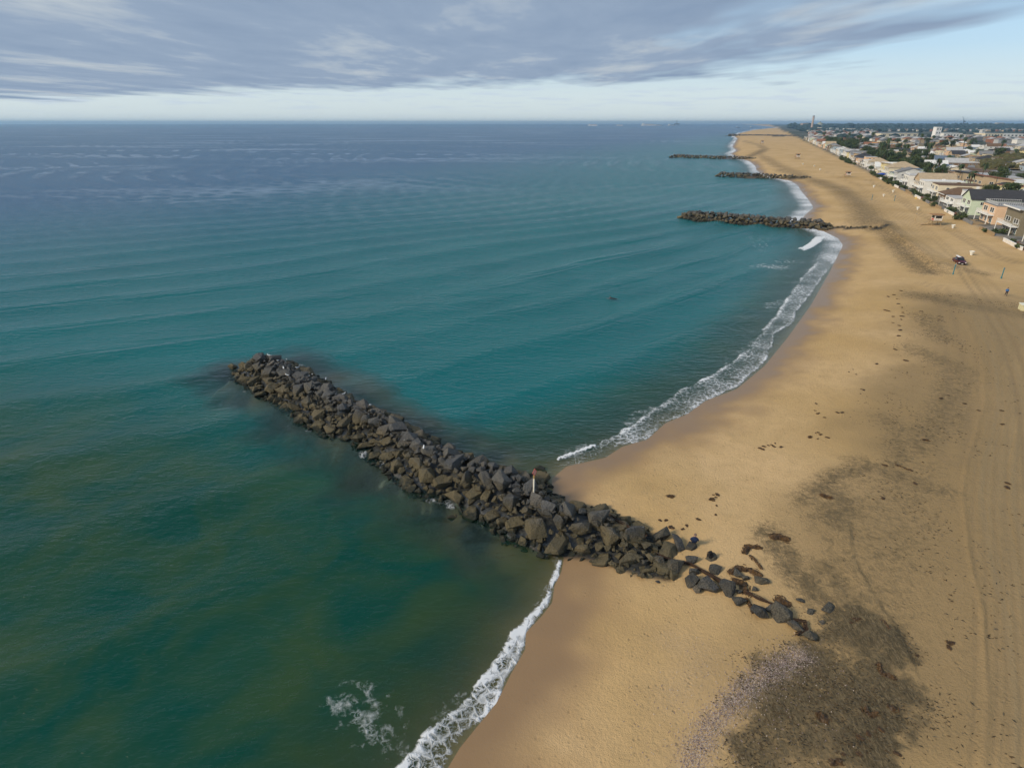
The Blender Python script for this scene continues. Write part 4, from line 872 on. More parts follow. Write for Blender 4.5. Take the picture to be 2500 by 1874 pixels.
# ================================================================== BEACH FURNITURE
def depth_at(u, v, p): return math.sqrt(p.x**2+p.y**2+(HC-p.z)**2)*FPX/math.sqrt(FPX**2+(u-1250)**2+(v-937)**2)
TIMBER = paint('timber_tan', (.34, .24, .13), .8); PANEL = paint('hut_white', (.78, .74, .68), .6); HUTROOF = paint('hut_roof', (.36, .20, .09), .8); REDP = paint('hut_red', (.50, .08, .06), .6); GLASS_D = paint('glass_dark', (.018, .024, .028), .12, .6, .2)
def lifeguard(u, v, label, k=1.0):
    p = PT(u, v); e = empty('lifeguard_tower', tuple(p), RZ+.15); e.scale = (k, k, k); tag(e, label, 'lifeguard tower', 'lifeguard towers on the beach')
    for x in (-1.3, 1.3):
        for y in (-1.3, 1.3): MB().tube([(x*1.15, y*1.15, -.2), (x, y, 1.5)], .11, 6).obj('leg', TIMBER, e)
    MB().box(-2.0, 1.7, -1.9, 1.9, 1.5, 1.66).obj('deck', TIMBER, e)
    for y in (-1.2, 1.2): MB().tube([(-1.4, y, .2), (1.4, y, 1.4)], .06, 5).obj('brace', TIMBER, e)
    c = MB().box(-1.0, 1.5, -1.35, 1.35, 1.66, 3.6).obj('cabin', PANEL, e)
    MB().box(-1.03, -1.001, -1.1, 1.1, 2.45, 3.35).obj('window', GLASS_D, c); MB().box(-.7, 1.2, -1.38, -1.351, 2.45, 3.3).obj('window', GLASS_D, c); MB().box(-1.04, -1.002, -1.0, 1.0, 1.75, 2.3).obj('number_panel', REDP, c)
    MB().hexa([(-1.9,-1.8,3.6),(1.9,-1.8,3.6),(1.9,1.8,3.6),(-1.9,1.8,3.6)], [(-1.9,-1.8,3.78),(1.9,-1.8,3.9),(1.9,1.8,3.9),(-1.9,1.8,3.78)]).obj('roof', HUTROOF, e)
    MB().hexa([(-4.6,-.9,-.1),(-2.0,-.9,1.5),(-2.0,.3,1.5),(-4.6,.3,-.1)], [(-4.6,-.9,0),(-2.0,-.9,1.62),(-2.0,.3,1.62),(-4.6,.3,0)]).obj('ramp', TIMBER, e)
    rl = MB()
    for y in (-1.85, 1.85): rl.tube([(-1.95, y, 2.5), (1.6, y, 2.5)], .04, 4); [rl.tube([(x, y, 1.6), (x, y, 2.5)], .035, 4) for x in (-1.95, -1.0, 0, 1.6)]
    rl.obj('railing', TIMBER, e)
lifeguard(2281, 549, 'nearest lifeguard tower, tan with white panels, on sand before the first houses')
lifeguard(2068, 433, 'second lifeguard tower, small and tan, beyond the second groyne')
lifeguard(1946, 388, 'third lifeguard tower, tiny, level with the third groyne', 1.3)
lifeguard(1860, 352, 'farthest lifeguard tower, a speck near the fourth groyne', 1.5)
BINW = paint('bin_white', (.80, .80, .74), .55)
for i, (u, v) in enumerate([(2371,623),(2447-4,553+3),(2240,512),(2326,557),(2157,480),(2133,458),(2002,416),(1988,407),(1960,402),(2180,470)]):
    if i == 1: continue
    p = PT(u, v); e = empty('beach_bin', tuple(p), .3*i); tag(e, ['nearest white flared bin, just right of the parked pickup', '', 'white flared bin nearest the blue post pair up the beach', 'white flared bin right of the nearest lifeguard tower', 'white flared bin, third along the sand past the lifeguard tower', 'white flared bin left of the second lifeguard tower', 'far white bin, lower of three near the third groyne', 'far white bin, middle of three near the third groyne', 'far white bin, upper of three near the third groyne', 'small white bin close to the house gardens'][i], 'bin', 'white bins on the sand')
    k = 1.0 if i < 5 else 1.1
    MB().lathe([(.25*k, -.05), (.30*k, .2), (.62*k, 1.05*k), (.68*k, 1.12*k), (.60*k, 1.13*k), (.50*k, .95*k)], 12).obj('drum', BINW, e)
    MB().tube([(.66*k*math.cos(a*.5236), .66*k*math.sin(a*.5236), 1.10*k) for a in range(13)], .04*k, 5).obj('rim', paint('bin_rim', (.6, .6, .56), .5), e)
TEAL = paint('post_teal', (.035, .19, .22), .5); TANP = paint('post_tan', (.45, .33, .18), .7)
for u, v, h, m_, lab in [(2326,671,2.6,TEAL,'teal volleyball post just below the parked pickup'), (2444,680,2.6,TEAL,'teal volleyball post nearest the right edge'), (2183,491,2.5,TEAL,'slim blue-grey post, right of a far pair'), (2128,488,2.5,TEAL,'slim blue-grey post, left of a far pair'), (2234,539,2.8,TANP,'slim tan post left of the nearest lifeguard tower')]:
    p = PT(u, v); e = empty('volleyball_post', tuple(p)); tag(e, lab, 'post', 'posts on the sand')
    MB().lathe([(.15, -.1), (.15, .5), (.11, .52), (.11, h), (.12, h+.02)], 10).obj('pole', m_, e)
    MB().box(-.16, .16, -.16, .16, h-.25, h-.1).obj('bracket', paint('bracket_grey', (.2, .25, .26), .5), e); MB().tube([(-.05,-.12,h-.6),(-.05,-.28,h-.62)], .02, 5).obj('hook', paint('bracket_grey', (.2, .25, .26)), e)
# pickup with a board on the roof, nose to the camera
pc = PT(2340, 645); tr = empty('pickup_truck', tuple(pc), math.radians(-20)); tag(tr, 'dark maroon pickup with a white board on its roof, driving the sand', 'pickup')
MAR = paint('truck_maroon', (.085, .012, .022), .3, .6, .08); BLK = paint('truck_black', (.012, .012, .014), .6); CHR = paint('truck_silver', (.62, .62, .62), .3); TYRE = paint('tyre', (.015,)*3, .9); LENS = paint('lamp_lens', (.85, .85, .80), .2)
MB().prism([(-2.55,.55),(-2.6,.95),(-2.5,1.08),(-1.05,1.2),(2.5,1.2),(2.6,1.1),(2.6,.55)], 'x', -.95, .95).obj('body', MAR, tr)   # local -y is the nose
cabp = MB().hexa([(-.90,-1.05,1.2),(.90,-1.05,1.2),(.90,1.25,1.2),(-.90,1.25,1.2)], [(-.72,-.35,1.82),(.72,-.35,1.82),(.72,1.1,1.82),(-.72,1.1,1.82)]).obj('cab', MAR, tr)
MB().hexa([(-.80,-1.04,1.25),(.80,-1.04,1.25),(.80,-1.0,1.25),(-.80,-1.0,1.25)], [(-.66,-.43,1.78),(.66,-.43,1.78),(.66,-.39,1.78),(-.66,-.39,1.78)]).obj('windscreen', GLASS_D, cabp)
for s_ in (-1, 1):
    MB().hexa([(s_*.90,-.75,1.27),(s_*.92,-.75,1.27),(s_*.92,1.05,1.27),(s_*.90,1.05,1.27)], [(s_*.755,-.3,1.74),(s_*.775,-.3,1.74),(s_*.775,.95,1.74),(s_*.755,.95,1.74)]).obj('side_window', GLASS_D, cabp)
    MB().box(min(s_*.55, s_*.88), max(s_*.55, s_*.88), -2.63, -2.56, .82, .98).obj('headlight', LENS, tr); MB().box(min(s_*.95, s_*1.15), max(s_*.95, s_*1.15), -.95, -.85, 1.2, 1.38).obj('mirror', BLK, tr)
    for y in (-1.6, 1.55):
        w_ = MB(); n_ = 14; w_.v = []; ring = [(.40*math.cos(6.283*k/n_), .40*math.sin(6.283*k/n_)) for k in range(n_)]
        w_.prism([(y+a, .40+b) for a, b in ring], 'x', s_*.72, s_*.98); wo_ = w_.obj('wheel', TYRE, tr); MB().prism([(y+a*.55, .40+b*.55) for a, b in ring], 'x', s_*.975, s_*.99).obj('rim', CHR, wo_)
MB().box(-.45, .45, -2.63, -2.57, .72, .98).obj('grille', BLK, tr); MB().box(-.95, .95, -2.68, -2.58, .48, .68).obj('bumper', BLK, tr); MB().box(-.22, .22, -2.70, -2.685, .52, .66).obj('number_plate', PANEL, tr)
MB().box(-.80, .80, 1.3, 2.5, 1.15, 1.21).obj('bed', BLK, tr)
rk_ = MB(); [rk_.box(-.8, .8, y-.03, y+.03, 1.86, 1.92) for y in (-.1, .9)]; rk_.obj('roof_rack', BLK, tr)
tag(MB().hexa([(-.28,-1.2,0),(.28,-1.2,0),(.26,1.5,0),(-.26,1.5,0)], [(-.22,-1.3,.12),(.22,-1.3,.12),(.2,1.6,.12),(-.2,1.6,.12)]).obj('rescue_board', paint('board_pale', (.82, .82, .80), .4), None, tuple(pc+Vector((-.25, .3, 1.93))), math.radians(-20)), 'white rescue board lying on the roof of the maroon pickup', 'surfboard')
pb_ = PT(2503, 757); e = empty('equipment_box', tuple(pb_), RZ); tag(e, 'pale yellowish storage box cut by the right edge of the beach', 'box')
MB().box(-1.0, 1.0, -.8, .8, 0, 1.1).obj('body', paint('box_cream', (.66, .60, .36), .6), e); MB().hexa([(-1.08,-.88,1.1),(1.08,-.88,1.1),(1.08,.88,1.1),(-1.08,.88,1.1)], [(-1.05,-.85,1.2),(1.05,-.85,1.2),(1.05,.85,1.25),(-1.05,.85,1.25)]).obj('lid', paint('box_lid', (.7, .68, .55), .6), e)
py_ = PT(2236, 485); e = empty('marker_cone', tuple(py_)); tag(e, 'small yellow marker standing alone near the gardens', 'marker'); MB().lathe([(.5, 0), (.5, .08), (.3, .1), (.06, 1.0)], 10).obj('cone', paint('marker_yellow', (.75, .50, .03), .6), e)
# ================================================================== TOWN
GZ = 3.2
def tpos(t_, n_, z=None):
    x, y = town(t_, n_); return Vector((x, y, ground(x, y)+0.30 if z is None else z))
WALLS = [('white stucco', (.74, .72, .67)), ('cream', (.70, .62, .46)), ('peach', (.70, .48, .31)), ('pale green', (.56, .64, .48)), ('grey-blue', (.33, .40, .46)), ('tan', (.50, .38, .24)), ('pale yellow', (.72, .62, .34)), ('olive brown', (.22, .19, .13)), ('pale grey', (.55, .55, .53)), ('brown shingle', (.20, .13, .08))]
ROOFS = [('grey', (.20, .20, .205)), ('pale grey', (.42, .42, .42)), ('brown', (.15, .095, .06)), ('dark', (.05, .05, .055)), ('sand-coloured', (.42, .33, .22)), ('white', (.68, .68, .66)), ('red-brown tile', (.26, .12, .07)), ('slate blue', (.13, .17, .23))]
WM = {n: paint('wall_'+n.replace(' ', '_'), c, .85, .2, .08, .5) for n, c in WALLS}
RM = {n: paint('roof_'+n.replace(' ', '_'), c, .85, .2, .16, .8) for n, c in ROOFS}
TRIM = paint('trim_white', (.80, .80, .77), .6)
t = NT('window_glass'); M_PANE = t.fin(t.pbsdf((.02, .028, .032), .08, .6))
def win_meshes():
    f = MB(); f.box(-.05, .03, -.5, .5, 0, .06); f.box(-.05, .03, -.5, .5, .94, 1); f.box(-.05, .03, -.5, -.44, .06, .94); f.box(-.05, .03, .44, .5, .06, .94); f.box(-.045, .03, -.03, .03, .06, .94)
    g = MB(); g.box(-.015, .02, -.44, .44, .06, .94)
    both = MB(); both.v, both.f = list(f.v), list(f.f); both.mi = [0]*len(f.f); both.cur = 1; both.box(-.015, .02, -.44, .44, .06, .94)
    return f.mesh('window', [TRIM]), g.mesh('pane', [M_PANE]), both.mesh('window', [TRIM, M_PANE])
WF, WP, WB_ = win_meshes()
def window(h, face, a, z, w, hh, x0, near):
    rot = 0 if face == 'sea' else math.pi/2
    loc = (x0-.012, a, z) if face == 'sea' else (a, x0-.012, z)
    o = mesh_obj('window', WF if near else WB_, None, h, loc, (0, 0, rot), (1, w, hh))
    if near: mesh_obj('pane', WP, None, o)
    return o
def railing(parent, x0, x1, y0, y1, z, mat, fine):
    m = MB(); pts = [(x1, y0), (x0, y0), (x0, y1), (x1, y1)]
    for (ax, ay), (bx, by) in zip(pts[:-1], pts[1:]):
        L = math.hypot(bx-ax, by-ay); 
        if L < .2: continue
        m.tube([(ax, ay, z+1.0), (bx, by, z+1.0)], .045, 4); m.tube([(ax, ay, z+.12), (bx, by, z+.12)], .03, 4)
        n_ = max(1, int(L/fine))
        for k in range(n_+1): q = k/n_; m.tube([(ax+(bx-ax)*q, ay+(by-ay)*q, z), (ax+(bx-ax)*q, ay+(by-ay)*q, z+1.0)], .035, 4)
    return m.obj('railing', mat, parent)
def gable_roof(x0, x1, y0, y1, z, rise, axis, ov=.45, th=.18):
    m = MB()
    if axis == 'x':     # ridge along x: gables face the sea
        yc = (y0+y1)/2
        m.prism([(y0-ov, z-ov*rise/(yc-y0)), (yc, z+rise), (yc, z+rise+th), (y0-ov, z-ov*rise/(yc-y0)+th)], 'x', x0-ov, x1+ov); m.prism([(y1+ov, z-ov*rise/(y1-yc)), (yc, z+rise), (yc, z+rise+th), (y1+ov, z-ov*rise/(y1-yc)+th)], 'x', x0-ov, x1+ov)
    else:
        xc = (x0+x1)/2
        m.prism([(x0-ov, z-ov*rise/(xc-x0)), (xc, z+rise), (xc, z+rise+th), (x0-ov, z-ov*rise/(xc-x0)+th)], 'y', y0-ov, y1+ov); m.prism([(x1+ov, z-ov*rise/(x1-xc)), (xc, z+rise), (xc, z+rise+th), (x1+ov, z-ov*rise/(x1-xc)+th)], 'y', y0-ov, y1+ov)
    return m
def house(loc, rz, kind, wall, roof, Wd, D, H, label, group, lod, seed, extra=()):
    """lod 0 near ... 2 far. local x runs inland from the sea face, y along the row"""
    r = random.Random(seed); h = empty('house', tuple(loc), rz); tag(h, label, 'house', group)
    y0, y1 = -Wd/2, Wd/2; wm, rm = WM[wall], RM[roof]
    wmesh = MB(); rmesh = MB(); z1 = H
    if kind == 'flat':
        wmesh.box(0, D, y0, y1, -.4, H)
        rmesh.box(-.12, D+.12, y0-.12, y1+.12, H, H+.22)
        if lod < 2: rmesh.box(D*.5, D*.5+1.2, -.6, .6, H+.22, H+.9)
    elif kind == 'step':
        f = D*r.uniform(.3, .42); h1 = H*.62
        wmesh.box(0, f, y0, y1, -.4, h1); wmesh.box(f, D, y0, y1, -.4, H)
        rmesh.box(-.1, f, y0-.1, y1+.1, h1, h1+.16); rmesh.box(f-.15, D+.12, y0-.12, y1+.12, H, H+.22)
    elif kind == 'gable':
        rise = Wd*.24; wmesh.prism([(y0, -.4), (y1, -.4), (y1, H), (0, H+rise), (y0, H)], 'x', 0, D); rmesh = gable_roof(0, D, y0, y1, H, rise, 'x')
    elif kind == 'cross':
        rise = D*.16; wmesh.prism([(0, -.4), (D, -.4), (D, H), (D/2, H+rise), (0, H)], 'y', y0, y1); rmesh = gable_roof(0, D, y0, y1, H, rise, 'y')
    elif kind == 'hip':
        wmesh.box(0, D, y0, y1, -.4, H); rise = min(Wd, D)*.24; i_ = min(Wd, D)*.48
        o_ = .5; rmesh.add([(-o_, y0-o_, H), (D+o_, y0-o_, H), (D+o_, y1+o_, H), (-o_, y1+o_, H), (i_, (y0+i_ if Wd > D else 0)-.02, H+rise), (D-i_, (y0+i_ if Wd > D else 0)-.02, H+rise), (D-i_, (y1-i_ if Wd > D else 0)+.02, H+rise), (i_, (y1-i_ if Wd > D else 0)+.02, H+rise)], [(0,1,5,4),(1,2,6,5),(2,3,7,6),(3,0,4,7),(4,5,6,7),(3,2,1,0)])
    elif kind == 'shed':
        rise = D*.14; wmesh.prism([(0, -.4), (D, -.4), (D, H), (0, H+rise)], 'y', y0, y1); rmesh.prism([(-1.2, H+rise*1.08), (D+.6, H-rise*.05), (D+.6, H-rise*.05+.3), (-1.2, H+rise*1.08+.3)], 'y', y0-.4, y1+.4)
    w = wmesh.obj('wall', wm, h); rf = rmesh.obj('roof', rm, h)
    if lod == 0 and kind in ('gable', 'cross', 'shed', 'hip'):
        fb = MB(); fb.box(-.58 if kind != 'shed' else -1.24, -.46 if kind != 'shed' else -1.2, y0-.46, y1+.46, H-.28 if kind != 'shed' else H+D*.14, H-.02 if kind != 'shed' else H+D*.14+.42)
        if kind in ('cross', 'shed', 'hip'): fb.obj('fascia', TRIM, rf)
    ns = 2 if H > 4.4 else 1; sh = (H if kind != 'step' else H*.62)/max(ns, 1) if kind != 'step' else H*.31
    ns_front = ns
    if lod < 2:
        for s_ in range(ns_front):
            nw = r.choice((2, 3)) if Wd > 8 else 2; z = s_*sh+.85
            for k in range(nw): window(h, 'sea', y0+Wd*(k+.5)/nw, z-(.5 if s_ == 0 else .2), Wd/nw*.62, sh*.56, 0, lod == 0)
            for k in range(3): window(h, 'side', D*(.2+.28*k)+r.uniform(-.5, .5), z, r.uniform(1.0, 1.7), r.uniform(.9, 1.3), y0, lod == 0)
        if kind == 'step':
            f = D*.36
            for k in range(2): window(h, 'side', D*(.55+.25*k), H*.70, 1.4, 1.1, y0, lod == 0)
        if ns > 1 and r.random() < .8 or 'balcony' in extra:
            bx = r.uniform(1.6, 2.2) if lod == 0 else 1.6
            bz = sh if kind != 'step' else sh
            b = MB().box(-bx, -.02, y0+.2, y1-.2, bz-.18, bz).obj('balcony', TRIM, h); railing(b, -bx+.06, -.05, y0+.26, y1-.26, bz, TRIM, .42 if lod == 0 else 1.0)
            for yy in (y0+.35, y1-.35): MB().box(-bx+.05, -bx+.25, yy-.1, yy+.1, -.4, bz-.18).obj('balcony_post', TRIM, h)
        if r.random() < .35 or 'chimney' in extra: MB().box(D*.45, D*.45+.9, y0+Wd*.3, y0+Wd*.3+.8, H*.9, H+2.2).obj('chimney', wm, rf)
        if lod == 0:
            d = MB().box(-.06, .02, y0+Wd*.08, y0+Wd*.08+.95, 0, 2.1).obj('door', paint('door_teal', (.10, .17, .17), .5), h)
            if 'roofdeck' in extra: railing(rf, .3, D*.6, y0+.3, y1-.3, H+.22, TRIM, .6)
    else:
        for s_ in range(ns):
            for k in range(2): window(h, 'sea', y0+Wd*(k+.5)/2, s_*sh+.8, Wd*.3, sh*.5, 0, False)
        window(h, 'side', D*.3, sh*(ns-1)+.9, 1.8, 1.2, y0, False); window(h, 'side', D*.65, sh*(ns-1)+.9, 1.8, 1.2, y0, False)
    return h
def hdesc(wall, roof, kind):
    k = {'flat': 'flat-roofed', 'step': 'stepped', 'gable': 'gabled', 'cross': 'ridge-roofed', 'hip': 'hip-roofed', 'shed': 'slant-roofed'}[kind]
    return '%s %s house with %s roof' % (wall, k, roof)
HOUSES = []   # (t, n, w, d)
# the first houses of the beachfront row, as the photograph shows them
FIRST = [(-3, 11.5, 14, 5.4, 'cross', 'peach', 'dark', ('balcony',)), (13.5, 11, 15, 5.0, 'shed', 'olive brown', 'pale grey', ('balcony',)), (29.5, 10.5, 16, 5.8, 'flat', 'peach', 'grey', ('balcony', 'roofdeck')), (46, 10, 17, 5.6, 'gable', 'pale green', 'dark', ()), (59.5, 11, 15, 6.2, 'step', 'white stucco', 'pale grey', ('chimney', 'balcony')), (73, 9, 14, 3.6, 'hip', 'brown shingle', 'brown', ()),
   (86, 11, 15, 5.8, 'flat', 'cream', 'brown', ()), (99, 9, 15, 5.8, 'flat', 'white stucco', 'white', ('balcony',)), (111, 10, 14, 5.2, 'gable', 'tan', 'sand-coloured', ()), (124, 11, 14, 6.0, 'flat', 'white stucco', 'pale grey', ('roofdeck',)), (137, 9, 14, 4.8, 'step', 'grey-blue', 'grey', ('balcony',)), (149, 10, 13, 5.4, 'cross', 'pale grey', 'grey', ()), (161, 10, 14, 5.8, 'step', 'pale green', 'slate blue', ('balcony',)), (174, 12, 15, 5.6, 'hip', 'cream', 'sand-coloured', ())]
FIRST = [(9+1.5*(a[0]+3), a[1]*1.28, a[2]*1.15, a[3]*1.08)+tuple(a[4:]) for a in FIRST]
r = random.Random(21); idx = 0; t_ = 296.0; rows = [(a[0], a) for a in FIRST]
kinds = ['flat', 'flat', 'step', 'gable', 'hip', 'cross', 'shed']
while t_ < 1330:
    Wd = r.uniform(10, 15); wl_ = r.choices([w[0] for w in WALLS], [4, 3, 2.5, 1.5, 2, 3, 1.5, 2, 2, 2])[0]; rf_ = r.choices([q[0] for q in ROOFS], [3, 3, 2, 1, 3, 3, 1.5, .6])[0]
    rows.append((t_, (t_, Wd, r.uniform(12, 16), r.choice((3.4, 5.4, 5.8, 6.4)), r.choice(kinds), wl_, rf_, ())))
    t_ += Wd+r.uniform(1.4, 3.0)*(1+t_/900)
for i, (_, a) in enumerate(rows):
    t_, Wd, D, H, kd, wl_, rf_, ex = a; lod = 0 if i < 14 else 1 if i < 40 else 2
    n0 = r.uniform(-1.2, 1.2)
    house(tpos(t_, n0), RZ+r.uniform(-.02, .02), kd, wl_, rf_, Wd, D, H, hdesc(wl_, rf_, kd)+', '+(ordn(i+1) if i else 'nearest')+' of the beachfront row', 'houses of the beachfront row', lod, 300+i, ex); HOUSES.append((t_, n0+D/2, Wd, D))
NF = len(rows)
# rows behind; only the wedge that the view takes in
def in_view(x, y, m=0.0): return y > 40 and x < 0.885*y+m
back = []
for n_ in (30, 52, 104, 126, 160, 184, 222, 246, 290, 330, 370, 420):
    t_ = -30.0
    while t_ < 1000:
        big = n_ in (52, 104) and t_ < 330
        Wd = r.uniform(16, 30) if big else r.uniform(9, 15)
        x, y = town(t_+Wd/2, n_)
        if in_view(x, y, -2) and r.random() < .9: back.append((math.hypot(x, y), t_+Wd/2, n_, Wd, big))
        t_ += Wd+r.uniform(2, 7)*(1.6 if n_ > 100 else 1)
back.sort(); back = back[:300-NF]
SPECIAL = [(1000-150, 0)]
rowno = {n_: i+2 for i, n_ in enumerate((30, 52, 104, 126, 160, 184, 222, 246, 290, 330, 370, 420))}; cnt = {}
RW = {2: 'second', 3: 'third', 4: 'fourth', 5: 'fifth', 6: 'sixth', 7: 'seventh', 8: 'eighth', 9: 'ninth', 10: 'tenth', 11: 'eleventh', 12: 'twelfth', 13: 'thirteenth'}
for i, (dist, t_, n_, Wd, big) in enumerate(sorted(back, key=lambda b: (b[2], b[1]))):
    wl_ = r.choices([w[0] for w in WALLS], [3, 3, 2, 1.5, 2, 3, 1.2, 2.5, 2, 3.5])[0]; rf_ = r.choices([q[0] for q in ROOFS], [4, 3, 4, 3.5, 1.5, 2.5, 1.2, 1])[0]
    kd = r.choice(('flat', 'flat', 'cross')) if big else r.choice(kinds); H = r.choice((3.0, 3.2, 3.6)) if (big or n_ > 60) and r.random() < .75 else r.choice((3.2, 5.2, 5.6, 6.0)); D = r.uniform(11, 15)
    if big: rf_ = r.choice(('pale grey', 'pale grey', 'white', 'grey', 'brown'))
    rn = rowno[n_]; cnt[rn] = cnt.get(rn, 0)+1
    lod = 1 if dist < 330 else 2
    house(tpos(t_, n_), RZ+r.uniform(-.05, .05), kd, wl_, rf_, Wd, D, H, '%s, %s from right, %s row inland' % (hdesc(wl_, rf_, kd), ordn(cnt[rn]), RW[rn]), 'houses inland of the beachfront', lod, 900+i); HOUSES.append((t_, n_+D/2, Wd, D))
# lanes between the rows
M_ASPH = paint('asphalt', (.075, .075, .078), .9, .2, .2, .4); M_CONC = paint('concrete_road', (.21, .21, .21), .9, .2, .15, .3)
def strip(name, n0, n1, t0, t1, mat, dz):
    pts = [tpos(t0+(t1-t0)*k/40, (n0+n1)/2) for k in range(41)]; m = MB(); vs = []
    for k in range(41):
        tt = t0+(t1-t0)*k/40
        for nn in (n0, n1): x, y = town(tt, nn); vs.append((x, y, pts[k].z+.10+dz))
    m.add(vs, [(2*k, 2*k+1, 2*k+3, 2*k+2) for k in range(40)]); o = m.obj(name, mat); tag(o, kind='structure'); return o
strip('lane', 18.5, 26.5, -60, 1330, M_ASPH, .0); strip('road', 72, 98, -90, 1000, M_CONC, .0); strip('lane', 146, 153, 20, 900, M_ASPH, 0); strip('lane', 205, 213, 60, 900, M_ASPH, 0); strip('lane', 268, 278, 100, 1000, M_ASPH, 0)
for nn in (84.8,): 
    o = strip('road_marking', nn, nn+.35, -90, 1000, paint('road_paint', (.62, .60, .5), .8), .004)
# ================================================================== PLANTS
t = NT('foliage'); oi = t.n('ShaderNodeObjectInfo').outputs['Random']; n1 = t.noise(t.pos(), .9, 2, .6)
fc1 = t.ramp(oi, [(0, (.022, .045, .018)), (.4, (.035, .062, .022)), (.7, (.05, .07, .025)), (1, (.03, .05, .03))])
M_LEAF = t.fin(t.pbsdf(t.mix(t.ramp(n1, [(.35, 0.0), (.65, 1.0)]), fc1, (.085, .105, .035)), .75, .25))
M_BARK = paint('bark', (.12, .085, .06), .9, .1, .3)
M_FROND = paint('palm_frond', (.045, .070, .024), .6, .3, .35, 3); M_STRAW = paint('palm_skirt', (.16, .115, .06), .9, .1, .3)
def crown_mesh(seed, n, blobs, leaf):
    rr = random.Random(seed); vs = []; fs = []
    for _ in range(n):
        b = rr.choice(blobs); d = Vector((rr.gauss(0, 1), rr.gauss(0, 1), rr.gauss(0, 1))).normalized()*(rr.random()**.4)
        c_ = Vector((b[0]+d.x*b[3], b[1]+d.y*b[3], b[2]+d.z*b[4])); nrm_ = (d+Vector((rr.gauss(0, .5), rr.gauss(0, .5), rr.gauss(0, .5)+.3))).normalized(); a = nrm_.orthogonal().normalized(); bb = nrm_.cross(a); q = leaf*rr.uniform(.6, 1.3); ang = rr.uniform(0, 6.28)
        a, bb = a*math.cos(ang)+bb*math.sin(ang), bb*math.cos(ang)-a*math.sin(ang); i0 = len(vs)
        vs += [tuple(c_+a*q), tuple(c_+bb*q*.6+nrm_*q*.15), tuple(c_-a*q), tuple(c_-bb*q*.6-nrm_*q*.1)]; fs.append((i0, i0+1, i0+2, i0+3))
    me = bpy.data.meshes.new('crown'); me.from_pydata(vs, [], fs); me.materials.append(M_LEAF); return me
def limb_mesh(seed, h, spread):
    rr = random.Random(seed); m = MB(); m.tube([(0, 0, -.4), (.05*h*rr.uniform(-1, 1), 0, h*.35), (0, .03*h, h*.62)], [.05*h, .036*h, .024*h], 7)
    for k in range(5): a = k*1.256+rr.random(); z0 = h*rr.uniform(.3, .55); m.tube([(0, 0, z0), (math.cos(a)*spread*.4, math.sin(a)*spread*.4, z0+h*.16), (math.cos(a)*spread*.75, math.sin(a)*spread*.75, z0+h*.3)], [.02*h, .014*h, .006*h], 5)
    return m.mesh('trunk', [M_BARK])
TREES = []
for k in range(6):
    rr = random.Random(40+k); bl_ = [(rr.uniform(-1.8, 1.8), rr.uniform(-1.8, 1.8), rr.uniform(3.6, 6.2), rr.uniform(1.1, 1.9), rr.uniform(.9, 1.5)) for _ in range(9)]
    TREES.append((limb_mesh(k, 6.5, 2.6), crown_mesh(60+k, 1100, bl_, .30)))
def palm_meshes(seed, h):
    rr = random.Random(seed); bend = rr.uniform(-.5, .5); tk = MB().tube([(0, 0, -.4), (bend*.3, 0, h*.4), (bend, .2, h)], [.24, .17, .15], 8).mesh('trunk', [M_BARK]); fr_ = MB()
    for k in range(30):
        a = rr.uniform(0, 6.283); up = rr.uniform(-.9, 1.0); L = rr.uniform(1.7, 2.3); c0 = Vector((bend, .2, h)); d = Vector((math.cos(a), math.sin(a), 0)); prev = None
        pts = [c0+d*(L*q)*(.95 if up > -.3 else .6)+Vector((0, 0, up*L*q*.75-1.1*L*q*q)) for q in (0, .3, .65, 1)]; sd2 = d.cross(Vector((0, 0, 1)))
        vs = []
        for q, p_ in enumerate(pts): wd = (.05, .30, .34, .03)[q]; vs += [tuple(p_+sd2*wd-Vector((0, 0, .12*(wd > .1)))), tuple(p_), tuple(p_-sd2*wd-Vector((0, 0, .12*(wd > .1))))]
        fr_.add(vs, [(3*q, 3*q+1, 3*q+4, 3*q+3) for q in range(3)]+[(3*q+1, 3*q+2, 3*q+5, 3*q+4) for q in range(3)])
    sk = MB().lathe([(.16, h-1.3), (.42, h-.9), (.34, h-.1), (.1, h)], 8, (bend*.95, .2)).mesh('skirt', [M_STRAW])
    return tk, fr_.mesh('crown', [M_FROND], fix=False), sk
PALMS = [palm_meshes(80+k, h_) for k, h_ in enumerate((7.0, 9.0, 11.0, 6.0))]
SHRUB = [crown_mesh(90+k, 420, [(random.Random(k*3+j).uniform(-1, 1), random.Random(k*5+j).uniform(-.8, .8), random.Random(k*7+j).uniform(.3, .9), .75, .55) for j in range(6)], .17) for k in range(4)]
for m_ in SHRUB: m_.name = 'foliage'
STEEL_G = paint('transformer_grey', (.3, .31, .32), .6)
def near_house(t_, n_):
    i = min(range(NF), key=lambda k: abs(HOUSES[k][0]-t_)); return i+1
LABCNT = {}
